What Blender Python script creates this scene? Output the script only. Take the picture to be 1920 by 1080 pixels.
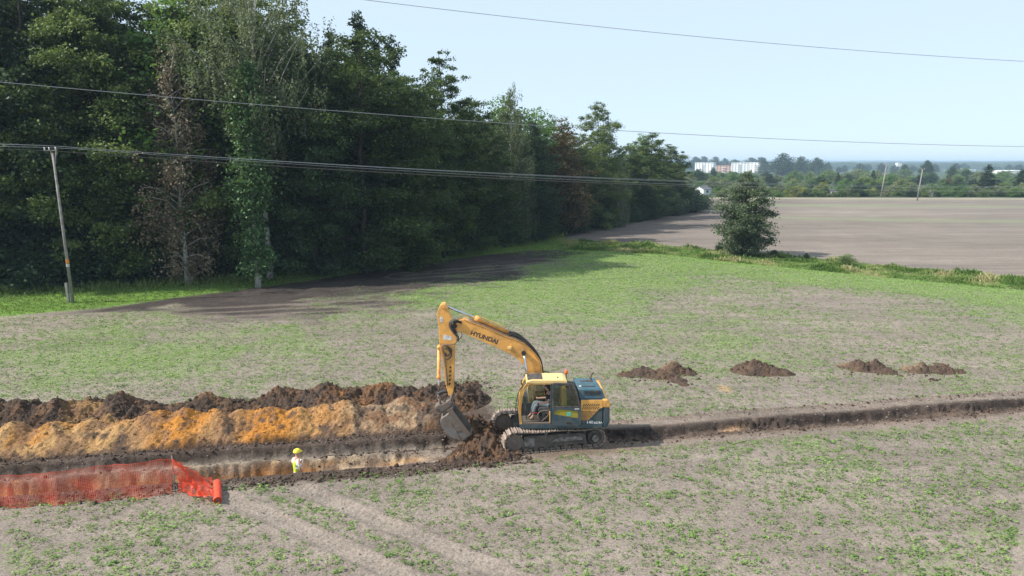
import bpy, bmesh, math, random
import numpy as np
from mathutils import Vector, Matrix, Euler

for o in list(bpy.data.objects):
    bpy.data.objects.remove(o)
SC = bpy.context.scene
COL = SC.collection

# ------------------------------------------------------------------ camera, sky, sun, exposure
H = 10.4
cd = bpy.data.cameras.new('camera'); cam = bpy.data.objects.new('camera', cd); COL.objects.link(cam)
cam.location = (0, 0, H); cam.rotation_euler = (math.radians(90 - 9.9), 0, 0)
cd.sensor_width = 36; cd.lens = 1346 / 1920 * 36; cd.clip_start = 0.2; cd.clip_end = 40000
SC.camera = cam

SUN_EL = math.radians(42); SUN_AZ = math.radians(12)          # light travels towards +x, slightly away from the camera
to_sun = Vector((-math.cos(SUN_AZ) * math.cos(SUN_EL), -math.sin(SUN_AZ) * math.cos(SUN_EL), math.sin(SUN_EL)))
w = bpy.data.worlds.new('World'); SC.world = w; w.use_nodes = True
nt = w.node_tree
bg = nt.nodes['Background']
sky = nt.nodes.new('ShaderNodeTexSky'); sky.sky_type = 'NISHITA'; sky.sun_disc = False
sky.sun_elevation = SUN_EL
sky.sun_rotation = math.atan2(to_sun.x, to_sun.y)
sky.air_density = 0.8; sky.dust_density = 0.35; sky.ozone_density = 2.0; sky.altitude = 50
tn = nt.nodes.new('ShaderNodeMix'); tn.data_type = 'RGBA'; tn.blend_type = 'MULTIPLY'; tn.inputs[0].default_value = 1.0; tn.inputs[7].default_value = (.90, .98, 1.12, 1)
nt.links.new(sky.outputs[0], tn.inputs[6]); 
hz = nt.nodes.new('ShaderNodeMix'); hz.data_type = 'RGBA'; hz.inputs[0].default_value = .78; hz.inputs[7].default_value = (5.9, 7.1, 8.1, 1)   # thin milky summer haze over the blue
nt.links.new(tn.outputs[2], hz.inputs[6]); nt.links.new(hz.outputs[2], bg.inputs[0]); bg.inputs[1].default_value = 0.10
sl = bpy.data.lights.new('sun', 'SUN'); sun = bpy.data.objects.new('sun', sl); COL.objects.link(sun)
sl.energy = 5.0; sl.angle = math.radians(0.53); sl.color = (1.0, 0.95, 0.885)
sun.location = (-60, -20, 80)
sun.rotation_euler = (-to_sun).to_track_quat('-Z', 'Y').to_euler()
SC.view_settings.view_transform = 'Standard'
try: SC.view_settings.look = 'None'
except Exception: pass
SC.view_settings.exposure = 0.5
SC.view_settings.gamma = 1.0
SC.cycles.max_bounces = 8
SC.cycles.volume_bounces = 0

# ------------------------------------------------------------------ helpers
rng = np.random.default_rng(7)
random.seed(7)

def sstep(a, b, x):
    t = np.clip((np.asarray(x, float) - a) / (b - a), 0, 1); return t * t * (3 - 2 * t)
def hsh(ix, iy, seed):
    n = (ix.astype(np.int64) * 374761393 + iy.astype(np.int64) * 668265263 + seed * 2147483647) & 0xffffffff
    n = ((n ^ (n >> 13)) * 1274126177) & 0xffffffff
    n = n ^ (n >> 16)
    return (n & 0xffff) / 65535.0
def vn(x, y, seed=0):
    x = np.asarray(x, float); y = np.asarray(y, float)
    ix = np.floor(x); iy = np.floor(y); fx = x - ix; fy = y - iy
    fx = fx * fx * (3 - 2 * fx); fy = fy * fy * (3 - 2 * fy)
    a = hsh(ix, iy, seed); b = hsh(ix + 1, iy, seed); c = hsh(ix, iy + 1, seed); d = hsh(ix + 1, iy + 1, seed)
    return (a * (1 - fx) + b * fx) * (1 - fy) + (c * (1 - fx) + d * fx) * fy
def fbm(x, y, s, seed=0, o=4, g=.5):
    r = 0; a = 1; t = 0
    x = np.asarray(x, float) * s; y = np.asarray(y, float) * s
    for k in range(o):
        r = r + a * vn(x + 17.3 * k, y - 9.1 * k, seed + k * 13); t += a; a *= g; x = x * 2.03; y = y * 2.03
    return r / t
def lerp(a, b, t): return a + (b - a) * t

# frame along the trench: u to the right, v away from the camera
A = math.radians(11.4); OX, OY = 1.3405, 26.0775
CA, SA = math.cos(A), math.sin(A)
def to_uv(x, y):
    dx = x - OX; dy = y - OY; return dx * CA + dy * SA, -dx * SA + dy * CA
def to_xy(u, v): return OX + u * CA - v * SA, OY + u * SA + v * CA

def tag(o, label=None, cat=None, group=None, kind=None):
    if label: o['label'] = label
    if cat: o['category'] = cat
    if group: o['group'] = group
    if kind: o['kind'] = kind
    return o
def empty(name, loc=(0, 0, 0), rz=0, label=None, cat=None, group=None):
    o = bpy.data.objects.new(name, None); COL.objects.link(o); o.location = loc; o.rotation_euler = (0, 0, rz)
    o.empty_display_size = .2
    return tag(o, label, cat, group)
def link(name, me, m=None, parent=None, smooth=False):
    o = bpy.data.objects.new(name, me); COL.objects.link(o)
    if m is not None and not me.materials:
        for q in (m if isinstance(m, (list, tuple)) else [m]): me.materials.append(q)
    if parent is not None: o.parent = parent
    if smooth: me.polygons.foreach_set('use_smooth', [True] * len(me.polygons))
    return o
def np_mesh(name, V, F, nside=4):
    me = bpy.data.meshes.new(name)
    V = np.asarray(V, np.float32); F = np.asarray(F, np.int32)
    me.vertices.add(len(V)); me.vertices.foreach_set('co', V.ravel())
    nf = len(F); me.loops.add(nf * nside); me.loops.foreach_set('vertex_index', F.ravel())
    me.polygons.add(nf)
    me.polygons.foreach_set('loop_start', np.arange(nf, dtype=np.int32) * nside)
    try: me.polygons.foreach_set('loop_total', np.full(nf, nside, np.int32))
    except Exception: pass
    me.update(calc_edges=True); return me
def add_attr(me, name, arr, dom='POINT', typ='FLOAT'):
    at = me.attributes.new(name, typ, dom)
    arr = np.asarray(arr, np.float32)
    if typ == 'FLOAT': at.data.foreach_set('value', arr.ravel())
    else:
        if arr.shape[1] == 3: arr = np.concatenate([arr, np.ones((len(arr), 1), np.float32)], 1)
        at.data.foreach_set('color', arr.ravel())

# ------------------------------------------------------------------ materials
def newmat(name):
    m = bpy.data.materials.new(name); m.use_nodes = True
    nt = m.node_tree; b = nt.nodes['Principled BSDF']; return m, nt, b
def N(nt, t, **k):
    n = nt.nodes.new(t)
    for a, v in k.items(): setattr(n, a, v)
    return n
def noise(nt, scale, detail=4, rough=.6, coord='Object', src=None):
    tc = N(nt, 'ShaderNodeTexCoord'); n = N(nt, 'ShaderNodeTexNoise')
    n.inputs['Scale'].default_value = scale; n.inputs['Detail'].default_value = detail; n.inputs['Roughness'].default_value = rough
    nt.links.new(tc.outputs[coord], n.inputs['Vector']); return n
def ramp(nt, inp, stops):
    r = N(nt, 'ShaderNodeValToRGB'); e = r.color_ramp.elements
    while len(e) < len(stops): e.new(.5)
    for k, (p, c) in enumerate(stops):
        e[k].position = p; e[k].color = (*c, 1) if len(c) == 3 else c
    nt.links.new(inp, r.inputs[0]); return r
def mixc(nt, fac, a, b, bt='MIX'):
    m = N(nt, 'ShaderNodeMix', data_type='RGBA', blend_type=bt)
    for s, v in ((m.inputs[0], fac), (m.inputs[6], a), (m.inputs[7], b)):
        if hasattr(v, 'links') or isinstance(v, bpy.types.NodeSocket): nt.links.new(v, s)
        elif isinstance(v, (int, float)): s.default_value = v
        else: s.default_value = (*v, 1)
    return m.outputs[2]
def mth(nt, op, a, b=None, clamp=False):
    m = N(nt, 'ShaderNodeMath', operation=op); m.use_clamp = clamp
    for i, v in enumerate((a, b)):
        if v is None: continue
        if isinstance(v, bpy.types.NodeSocket): nt.links.new(v, m.inputs[i])
        else: m.inputs[i].default_value = v
    return m.outputs[0]
def paint(name, col, rough=.45, dirt=(.16, .12, .085), amount=.35, scale=6, metal=0, bump=.15):
    """painted or bare metal with dust and grime patches"""
    m, nt, b = newmat(name)
    n = noise(nt, scale, 6, .65); n2 = noise(nt, scale * 5, 4, .7)
    s = mth(nt, 'ADD', n.outputs[0], mth(nt, 'MULTIPLY', n2.outputs[0], .35))
    r = ramp(nt, s, [(max(.0, .78 - amount * .6), (0, 0, 0)), (min(1, .92 - amount * .2), (1, 1, 1))])
    f = mth(nt, 'MULTIPLY', r.outputs[0], min(1, amount * 2))
    c = mixc(nt, f, col, dirt)
    nt.links.new(c, b.inputs['Base Color'])
    nt.links.new(mth(nt, 'ADD', mth(nt, 'MULTIPLY', f, .5), rough, True), b.inputs['Roughness'])
    b.inputs['Metallic'].default_value = metal
    bp = N(nt, 'ShaderNodeBump'); bp.inputs['Strength'].default_value = bump; bp.inputs['Distance'].default_value = .01
    nt.links.new(n2.outputs[0], bp.inputs['Height']); nt.links.new(bp.outputs[0], b.inputs['Normal'])
    return m
def leafmat(name, dark, mid, light, trans=.25, rough=.55):
    m, nt, b = newmat(name)
    at = N(nt, 'ShaderNodeAttribute', attribute_name='tint')
    oi = N(nt, 'ShaderNodeObjectInfo')
    s = mth(nt, 'ADD', at.outputs['Fac'], mth(nt, 'MULTIPLY', mth(nt, 'SUBTRACT', oi.outputs['Random'], .5), .5), True)
    r = ramp(nt, s, [(0.0, dark), (.5, mid), (1.0, light)])
    nt.links.new(r.outputs[0], b.inputs['Base Color']); b.inputs['Roughness'].default_value = rough
    b.inputs['Specular IOR Level'].default_value = .25
    tr = N(nt, 'ShaderNodeBsdfTranslucent')
    nt.links.new(mixc(nt, .35, r.outputs[0], (.30, .42, .06)), tr.inputs[0])
    mx = N(nt, 'ShaderNodeMixShader'); mx.inputs[0].default_value = trans
    nt.links.new(b.outputs[0], mx.inputs[1]); nt.links.new(tr.outputs[0], mx.inputs[2])
    nt.links.new(mx.outputs[0], nt.nodes['Material Output'].inputs[0]); return m
def glassmat(name, tint=(.75, .85, .85), fac=.14):
    m, nt, b = newmat(name)
    t = N(nt, 'ShaderNodeBsdfTransparent'); t.inputs[0].default_value = (*tint, 1)
    g = N(nt, 'ShaderNodeBsdfGlossy'); g.inputs['Roughness'].default_value = .05
    mx = N(nt, 'ShaderNodeMixShader'); mx.inputs[0].default_value = fac
    nt.links.new(t.outputs[0], mx.inputs[1]); nt.links.new(g.outputs[0], mx.inputs[2])
    nt.links.new(mx.outputs[0], nt.nodes['Material Output'].inputs[0]); return m

M = {}
M['bark'] = paint('bark', (.10, .085, .07), .9, (.045, .04, .03), .5, 3, bump=.6)
M['birch_bark'] = paint('birch_bark', (.55, .53, .49), .8, (.08, .07, .06), .3, 2.5, bump=.3)
M['pole_wood'] = paint('pole_wood', (.30, .28, .26), .85, (.12, .10, .09), .4, 2, bump=.4)
M['leaf_alder'] = leafmat('leaf_alder', (.026, .046, .016), (.062, .10, .028), (.19, .245, .075), .28)
M['leaf_dark'] = leafmat('leaf_dark', (.010, .025, .012), (.024, .05, .021), (.065, .11, .04), .14)
M['leaf_birch'] = leafmat('leaf_birch', (.06, .08, .04), (.115, .135, .07), (.20, .22, .12), .3)
M['leaf_dead'] = leafmat('leaf_dead', (.12, .088, .055), (.22, .17, .11), (.32, .26, .18), .1)
M['leaf_ivy'] = leafmat('leaf_ivy', (.022, .052, .018), (.048, .105, .034), (.12, .21, .075), .15, .4)
M['leaf_garden'] = leafmat('leaf_garden', (.06, .10, .03), (.125, .185, .055), (.22, .29, .10), .35)
M['leaf_pale'] = leafmat('leaf_pale', (.10, .125, .055), (.18, .205, .09), (.28, .30, .15), .35)
M['leaf_bright'] = leafmat('leaf_bright', (.05, .11, .02), (.09, .18, .035), (.14, .25, .06), .35)
M['leaf_copper'] = leafmat('leaf_copper', (.05, .035, .016), (.11, .07, .03), (.19, .125, .055), .2)
M['leaf_lone'] = leafmat('leaf_lone', (.028, .044, .024), (.056, .084, .042), (.13, .165, .085), .15, .5)
M['leaf_yellow'] = leafmat('leaf_yellow', (.14, .16, .02), (.25, .26, .04), (.38, .36, .07), .3)
M['leaf_weed'] = leafmat('leaf_weed', (.065, .13, .028), (.15, .26, .055), (.29, .44, .11), .28)
M['leaf_grass'] = leafmat('leaf_grass', (.05, .10, .02), (.13, .21, .045), (.38, .34, .17), .3)

# ------------------------------------------------------------------ ground: heights and colours
def seg_dist(x, y, a, b):
    ax, ay = a; bx, by = b; dx, dy = bx - ax, by - ay; L2 = dx * dx + dy * dy
    t = np.clip(((x - ax) * dx + (y - ay) * dy) / L2, 0, 1)
    return np.hypot(x - ax - t * dx, y - ay - t * dy), t * math.sqrt(L2)
TRACKS = [((-7.3, 22.1), (1.2, 15.8)), ((-9.1, 21.2), (-1.6, 15.9))]
def zlarge(x, y):
    """far terrain falls away gently, with low hills at the horizon"""
    d = np.hypot(x, y)
    z = -4.0 * sstep(280, 1000, d)
    return z
def trench(u, v, x, y):
    """returns height offset, inside mask, wall mask, side code"""
    zz = v * .9
    j = (fbm(u, v * 0, .6, 5, 2) - .5) * .22 + (fbm(u, zz, 3.5, 8, 4, .6) - .5) * .26
    j2 = (fbm(u, v * 0 + 3, .5, 15, 2) - .5) * .42 + (fbm(u, zz, 2.6, 9, 4, .6) - .5) * .34
    # left, being dug: bench on the far side and a deeper slot on the near side
    endb = 1 - sstep(-3.5, -2.7, u); ends = (1 - sstep(-6.0, -3.6, u + j2)) * (1 - .62 * sstep(-9.2, -7.4, u))
    cut_far = 1 - sstep(.96, 1.10, v + j * .6)
    slot_far = 1 - sstep(.02, .44, v + j2 * .8)
    near = sstep(-1.36, -1.24, v + j * .5)
    rough = (fbm(u, v, 3.2, 33, 4) - .5)
    left = near * cut_far * endb * (lerp(-.20, -.42, sstep(.2, 1.0, v)) + rough * .14) + near * slot_far * ends * (-.98 + rough * .1)
    # crumbled lips
    lip = np.exp(-((v + 1.62) / .28) ** 2) * endb * (.01 + .12 * np.abs(fbm(u, v, 2.6, 41, 4) - .42))
    lip = lip + np.exp(-((v - 1.28) / .2) ** 2) * endb * (.02 + .2 * np.abs(fbm(u, v, 3.1, 43, 4) - .4))
    # right, shallow topsoil cut with a rough far bank
    st = sstep(2.05, 2.6, u)
    b = ((fbm(u, v * 0 + 7, .5, 51, 3, .55) - .5) * .9 + (fbm(u, v * 1.6, 2.3, 52, 5, .7) - .5) * 1.2) * (.35 + 1.3 * sstep(.35, .65, fbm(u, v * 0, .33, 58, 2)))
    bank = 1 - sstep(.18, .44, v + b * .7)
    nearr = sstep(-1.05, -.30, v + b * .4)
    flank = .4 + .9 * fbm(u, v * 0, .45, 57, 3)
    right = st * bank * nearr * (-.36 * np.clip(flank, .5, 1.1) + (fbm(u, v, 3.2, 55, 5, .68) - .5) * .40)
    strip = st * (sstep(.2, .5, v) * (1 - sstep(1.18, 1.24, v + b * .12))) * -.05
    ridge = st * np.exp(-((v - 1.27) / .05) ** 2) * .05 * sstep(.4, .6, fbm(u, v, 2, 59, 3))
    return left + lip, right + strip + ridge, near * cut_far * endb, slot_far * near * ends, st * (1 - sstep(1.2, 1.3, v + b * .12)) * sstep(-1.2, -.85, v + b * .4), lip, bank * nearr * st
def zone_masks(x, y):
    n = (fbm(x, y, .12, 71, 4) - .5) * 5; n2 = (fbm(x, y, .5, 73, 3) - .5) * 2
    # grassy verge at the foot of the wood (left) : boundary polyline
    bx = np.array([-120, -60, -42, -35, -30, -24, -16, -6, 2, 8, 14, 20, 400]); by = np.array([44, 46, 47.5, 48.5, 51, 57.5, 66.5, 79, 86, 87.5, 85, 81.2, 30])
    edge = np.interp(x, bx, by)                     # near limit of grass
    g1 = sstep(-1.0, .6, y - edge + n2 * .5)
    # verge between the fields: from (9,88) towards (45,62)
    vy = np.interp(x, [0, 9, 17.7, 24.5, 32.2, 42.2, 60, 90], [88, 85.7, 81.6, 74.1, 66.9, 58.3, 43, 17])
    onv = sstep(5, 8, x)
    wdt = np.interp(x, [9, 20, 28, 37, 48, 60], [10.5, 11.5, 12.5, 11.5, 10, 10])
    return g1, vy, wdt, onv, n, n2
def cam_pts(pts): return pts
def colour_fn(x, y):
    u, v = to_uv(x, y)
    n = fbm(x, y, .35, 81, 5); nb = fbm(x, y, .06, 82, 4); nf = fbm(x, y, 2.4, 83, 3)
    c = np.empty(x.shape + (3,))
    soil = np.array([.216, .178, .148]); dark = np.array([.105, .080, .062])
    c[:] = soil
    c *= (.86 + .28 * n)[..., None]
    # stripes left by working the field
    st = fbm(x * .25 + y * .05, y, .7, 84, 4)
    c *= (.92 + .16 * st)[..., None]
    g1, vy, wdt, onv, n1, n2 = zone_masks(x, y)
    # dark freshly worked soil near the wood
    xs = np.array([-60, -42, -35, -24, -16, -6, 0, 5, 9]); ye = np.interp(x, [-60, -42, -35, -30, -24, -16, -6, 2, 9], [46, 47, 48, 50, 57, 64.5, 76.5, 84, 87])
    wd = np.interp(x, [-60, -38, -30, -25, -20, -10, -2, 4, 10], [.02, .05, .7, 3.5, 9.0, 15, 14, 8, 1.5])
    dk = sstep(-1.3, .3, (y - (ye - wd)) / np.maximum(wd, 1) * 2 + (fbm(x * .4, y, .5, 85, 4) - .5) * 3.2) * (x < 10)
    dk = np.clip(dk, 0, 1) * (1 - g1) * sstep(-40, -26, x)
    sp = np.array([.040, .032, .028])
    c = lerp(c, sp * (.55 + 1.0 * fbm(x * .5, y, 1.3, 86, 5))[..., None], np.clip(dk * (.50 + 1.2 * fbm(x * .10, y - ye, 1.0, 186, 5) + .35 * sstep(-7, -1, y - ye)) * sstep(-36, -24, x), 0, .95)[..., None])
    # lighter, older wheel lines
    for (a, b_) in (((-26, 34.7), (-14, 27.5)), ((-40, 44.5), (-8, 53)), ((-8, 57), (24, 43)), ((-10, 66), (6, 75)), ((-4, 62), (34, 40)), ((4, 66), (40, 46)), ((2, 44), (30, 36))):
        d, _ = seg_dist(x, y, a, b_)
        for off in (0.0, 1.7):
            k = np.exp(-((d - off) / .26) ** 2) * .45
            c = lerp(c, np.array([.25, .205, .165]), k[..., None])
    for a, b_ in TRACKS:
        d, _ = seg_dist(x, y, a, b_); k = (1 - sstep(.12, .36, d)) * .5
        c = lerp(c, np.array([.255, .215, .175]), k[..., None])
    # ploughed field beyond the verge
    far = sstep(-.5, .8, (y - (vy + wdt) + n2 * .6)) * onv
    pl = fbm(x * .12 + 5, y, .22, 88, 5)
    pl2 = fbm(x * .04 + 5, y, .9, 188, 4); pc = np.array([.198, .166, .138])[None] * (.62 + .52 * pl + .24 * pl2)[..., None] * (.85 + .3 * n)[..., None]
    bar = 1 - sstep(8, 34, x - (y - 92) * .52 + (fbm(x, y, .08, 98, 3) - .5) * 18)
    pc = lerp(pc, np.array([.13, .105, .092])[None] * (.5 + 1.0 * fbm(x * .3, y, 1.1, 99, 5))[..., None], (bar * .75)[..., None])
    c = lerp(c, pc, far[..., None])
    # pale green streaks on the far field
    gs = np.exp(-((y - (186 - x * .10)) / 5.0) ** 2) * sstep(40, 62, x) * (1 - sstep(110, 150, x)) + .8 * np.exp(-((y - (140 - (x - 40) * .22)) / 4.0) ** 2) * sstep(44, 56, x) * (1 - sstep(95, 120, x)) + .4 * np.exp(-((y - 205) / 3) ** 2) * sstep(56, 70, x)
    gs = np.clip(gs * (.5 + fbm(x, y, .25, 89, 3)), 0, .75) * far
    c = lerp(c, np.array([.20, .215, .13]), gs[..., None])
    # grassy bits
    gr = np.array([.10, .165, .035])[None] * (.7 + .6 * n)[..., None]
    dry = np.array([.26, .22, .12])[None] * (.8 + .4 * n)[..., None]
    gg = lerp(gr, dry, np.clip((fbm(x, y, .5, 90, 3) - .55) * 4, 0, 1)[..., None] * .6)
    vm = onv * sstep(-.4, .4, y - vy + n2 * .3) * (1 - far)
    c = lerp(c, gg, vm[..., None])
    # under the wood: leaf litter
    edge = np.interp(x, [-120, -42, -24, -7, 7, 20, 39, 60], [56, 58.5, 64, 83, 100, 122, 158, 190])
    wood = sstep(-1, 2, y - edge + n2) * (1 - sstep(55, 66, x)) * (1 - sstep(0, 40, x - (y - 90) * .62 - 8 + 12))
    # left of the verge line, between grass edge and the wood
    gm = g1 * (1 - onv * sstep(6, 14, x)) * (1 - far)
    c = lerp(c, np.array([.11, .20, .03])[None] * (.75 + .5 * n)[..., None], gm[..., None])
    c = lerp(c, np.array([.05, .045, .03])[None] * (.8 + .4 * n)[..., None], (wood * (x < 45))[..., None])
    # past the far field
    bey = sstep(214, 222, y + (x - 80) * .03 + n1 * .6)
    c = lerp(c, np.array([.055, .08, .042])[None] * (.7 + .6 * nb)[..., None], bey[..., None])
    bf = sstep(208, 213, y + (x - 80) * .03 + n1 * .6) * (1 - bey)
    c = lerp(c, np.array([.34, .29, .20]), (bf * .8)[..., None])
    # how many seedlings grow here (for the speckle and the real plants)
    g = .46 + .42 * (fbm(x, y, .16, 91, 3) - .5) * 1.2 + .5 * (fbm(x, y, .9, 92, 3) - .5)
    band = np.exp(-((y - (vy - 5)) / 5) ** 2) * sstep(-6, 8, x)
    mid = np.exp(-(((x + 1) / 13) ** 2 + ((y - 58) / 10) ** 2)) + .8 * np.exp(-(((x - 8) / 9) ** 2 + ((y - 66) / 7) ** 2))
    lf = np.exp(-(((x + 22) / 9) ** 2 + ((y - 37) / 5.5) ** 2))
    g = g + .70 * band + .40 * mid + .32 * lf + .13 * sstep(28, 40, y)
    line = np.exp(-((y - (vy - 1.0)) / 1.1) ** 2) * onv
    c = lerp(c, np.array([.15, .245, .05]), (line * .5)[..., None]); g = g + line * .6
    brown = np.exp(-(((x - 17) / 9) ** 2 + ((y - 79.0 + (x - 17) * .52) / 1.7) ** 2)) + .8 * np.exp(-(((x - 24) / 9) ** 2 + ((y - 53.5) / 3.2) ** 2))
    g = g - .38 * brown
    g = g - dk * .75
    for a, b_ in TRACKS:
        d, _ = seg_dist(x, y, a, b_); g = g * sstep(.25, .5, d)
    g = np.clip(g, 0, 1) * (1 - far) * (1 - vm) * (1 - gm)
    # nothing grows in the cuts or under the spoil
    cut = ((v > -1.95) & (v < 6.6) & (u < -1.4)) | ((v > -1.7) & (v < 1.35) & (u >= -1.4))
    g = np.where(cut, 0, g)
    return c, g, dict(far=far, vm=vm, gm=gm, dk=dk, wood=wood, bey=bey)
def trench_colour(c, u, v, x, y, z=0):
    vz = v + np.asarray(z) * 1.6
    L, R, mb, ms, mr, lip, rb = trench(u, v, x, y)
    dark = np.array([.062, .044, .034]); greyb = np.array([.185, .152, .122]); sand = np.array([.40, .31, .205]); orange = np.array([.42, .20, .055]); brown = np.array([.17, .105, .065])
    n = fbm(u, v, 2.2, 101, 5); nl = fbm(u * .5, v * 2, .9, 102, 4)
    # topsoil spilled along both sides
    side = sstep(-2.25 + .0, -1.85, v + (nl - .5) * .9) * (1 - sstep(6.8, 7.4, v)) * (1 - sstep(-2.0, -1.0, u + (n - .5)))
    c = lerp(c, dark[None] * (.7 + .7 * n)[..., None], (side * .92)[..., None])
    wear = sstep(-2.3, -1.6, v + (n - .5) * .5) * (1 - sstep(1.25, 1.45, v + (n - .5) * .2)) * sstep(-1.6, -.6, u) * (1 - .6 * sstep(2.4, 4.5, u) * (1 - sstep(-1.5, -1.0, v)))
    c = lerp(c, np.array([.15, .11, .08])[None] * (.8 + .5 * n)[..., None], (wear * .85)[..., None])
    bench = lerp(sand * .9, greyb, np.clip((fbm(u * .35, v * 1.6, .9, 103, 4) - .50) * 6 + .9 * (1 - np.exp(-((u + 7.6) / 2.0) ** 2)), 0, 1)[..., None])
    bench = lerp(bench, orange * 1.15, np.clip((fbm(u * .6, v, 1.0, 104, 4) - .5) * 4 * sstep(-8, -12, u), 0, .7)[..., None])
    bench = lerp(bench, dark * 1.5, np.clip((fbm(u, v, 3.0, 105, 4) - .50) * 7, 0, .85)[..., None])
    wallf = sstep(.72, .92, v)
    bench = lerp(bench, greyb[None] * (.85 + .35 * fbm(u * .4, v * 3, 2, 106, 3))[..., None], wallf[..., None])
    topl = sstep(.98, 1.06, v)
    bench = lerp(bench, dark, topl[..., None])
    c = lerp(c, bench, np.clip(mb * 1.3, 0, 1)[..., None])
    oc = lerp(orange * .95, brown * 1.25, np.clip((fbm(u * .6, vz * 2, 1.3, 107, 5) - .48) * 5 + sstep(-9.4, -8.2, u) * .9, 0, 1)[..., None])
    c = lerp(c, oc * (.45 + 1.1 * fbm(u, vz, 2.6, 109, 5))[..., None], np.clip(ms * 1.2, 0, 1)[..., None])
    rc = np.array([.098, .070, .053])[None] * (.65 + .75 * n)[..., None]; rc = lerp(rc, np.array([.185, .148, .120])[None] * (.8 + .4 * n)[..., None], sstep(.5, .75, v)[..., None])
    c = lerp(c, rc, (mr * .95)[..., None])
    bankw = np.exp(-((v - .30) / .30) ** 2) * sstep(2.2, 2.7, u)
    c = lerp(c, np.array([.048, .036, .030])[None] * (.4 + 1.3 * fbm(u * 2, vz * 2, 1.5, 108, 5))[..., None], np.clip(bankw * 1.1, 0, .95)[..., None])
    sp = np.exp(-(((u - 7.7) / .55) ** 2 + ((v - .12) / .10) ** 2))
    c = lerp(c, np.array([.30, .19, .11]), np.clip(sp, 0, 1)[..., None])
    d = np.hypot((x - 9.89) / .38, (y - 32.1) / .75)
    c = lerp(c, np.array([.42, .27, .15]), ((1 - sstep(.4, 1.1, d + (n - .5))) * .85)[..., None])
    return c
def height(x, y):
    x = np.asarray(x, float); y = np.asarray(y, float)
    u, v = to_uv(x, y)
    L, R, *_ = trench(u, v, x, y)
    near = 1 - sstep(60, 110, np.hypot(x, y))
    z = (fbm(x, y, 1.6, 1, 4) - .5) * .07 * near + (fbm(x, y, .2, 2, 3) - .5) * .12 * near
    dkz = sstep(46, 54, y) * (1 - sstep(88, 92, y)) * sstep(-36, -26, x) * (1 - sstep(0, 12, x)) * sstep(-14, -4, y - np.interp(x, [-30, -24, -16, -6, 2, 9], [50, 57, 64.5, 76.5, 84, 87])) * (1 - sstep(-1, 1, y - np.interp(x, [-30, -24, -16, -6, 2, 9], [50, 57, 64.5, 76.5, 84, 87])))
    z = z + dkz * (fbm(x * .5, y, 1.5, 3, 4) - .5) * .30
    z = z * np.where((np.abs(u) < 2.3) & (np.abs(v) < 1.6), .2, 1)
    z = z + L + R + zlarge(x, y)
    for a, b_ in TRACKS:
        d, t = seg_dist(x, y, a, b_)
        z = z - (1 - sstep(.18, .34, d)) * (.03 + .016 * np.sign(np.sin(t * 26 + (d - .15) * 8))) + np.exp(-((d - .4) / .07) ** 2) * .03
    return z
def axis(parts):
    out = []
    for a, b_, st in parts: out += list(np.arange(a, b_, st))
    return np.array(out)
def grow(s, e, st, k=1.18):
    r = []; p = s
    while p < e: p += st; st *= k; r.append(p)
    return r
ua = np.array(sorted([-q for q in grow(60, 9000, .8)] + list(axis([(-60, -23, .4), (-23, 24, .07), (24, 70, .4)])) + grow(70, 9000, .8)))
va = np.array(sorted([-q + 0 for q in grow(14, 9000, .6, 1.3)] + list(axis([(-14, -10.5, .2), (-10.5, -2.2, .085), (-2.2, 1.7, .05), (1.7, 10, .2), (10, 80, .35), (80, 230, 1.2)])) + grow(230, 9000, 2.0)))
UU, VV = np.meshgrid(ua, va)
XX, YY = to_xy(UU, VV)
ZZ = height(XX, YY)
cc, gg, _z = colour_fn(XX, YY)
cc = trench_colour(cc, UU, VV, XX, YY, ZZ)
nu, nv = len(ua), len(va)
idx = np.arange(nu * nv).reshape(nv, nu)
F = np.stack([idx[:-1, :-1], idx[:-1, 1:], idx[1:, 1:], idx[1:, :-1]], -1).reshape(-1, 4)
me = np_mesh('ground', np.stack([XX, YY, ZZ], -1).reshape(-1, 3), F)
add_attr(me, 'soil', cc.reshape(-1, 3), typ='FLOAT_COLOR'); add_attr(me, 'green', gg.ravel())
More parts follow.
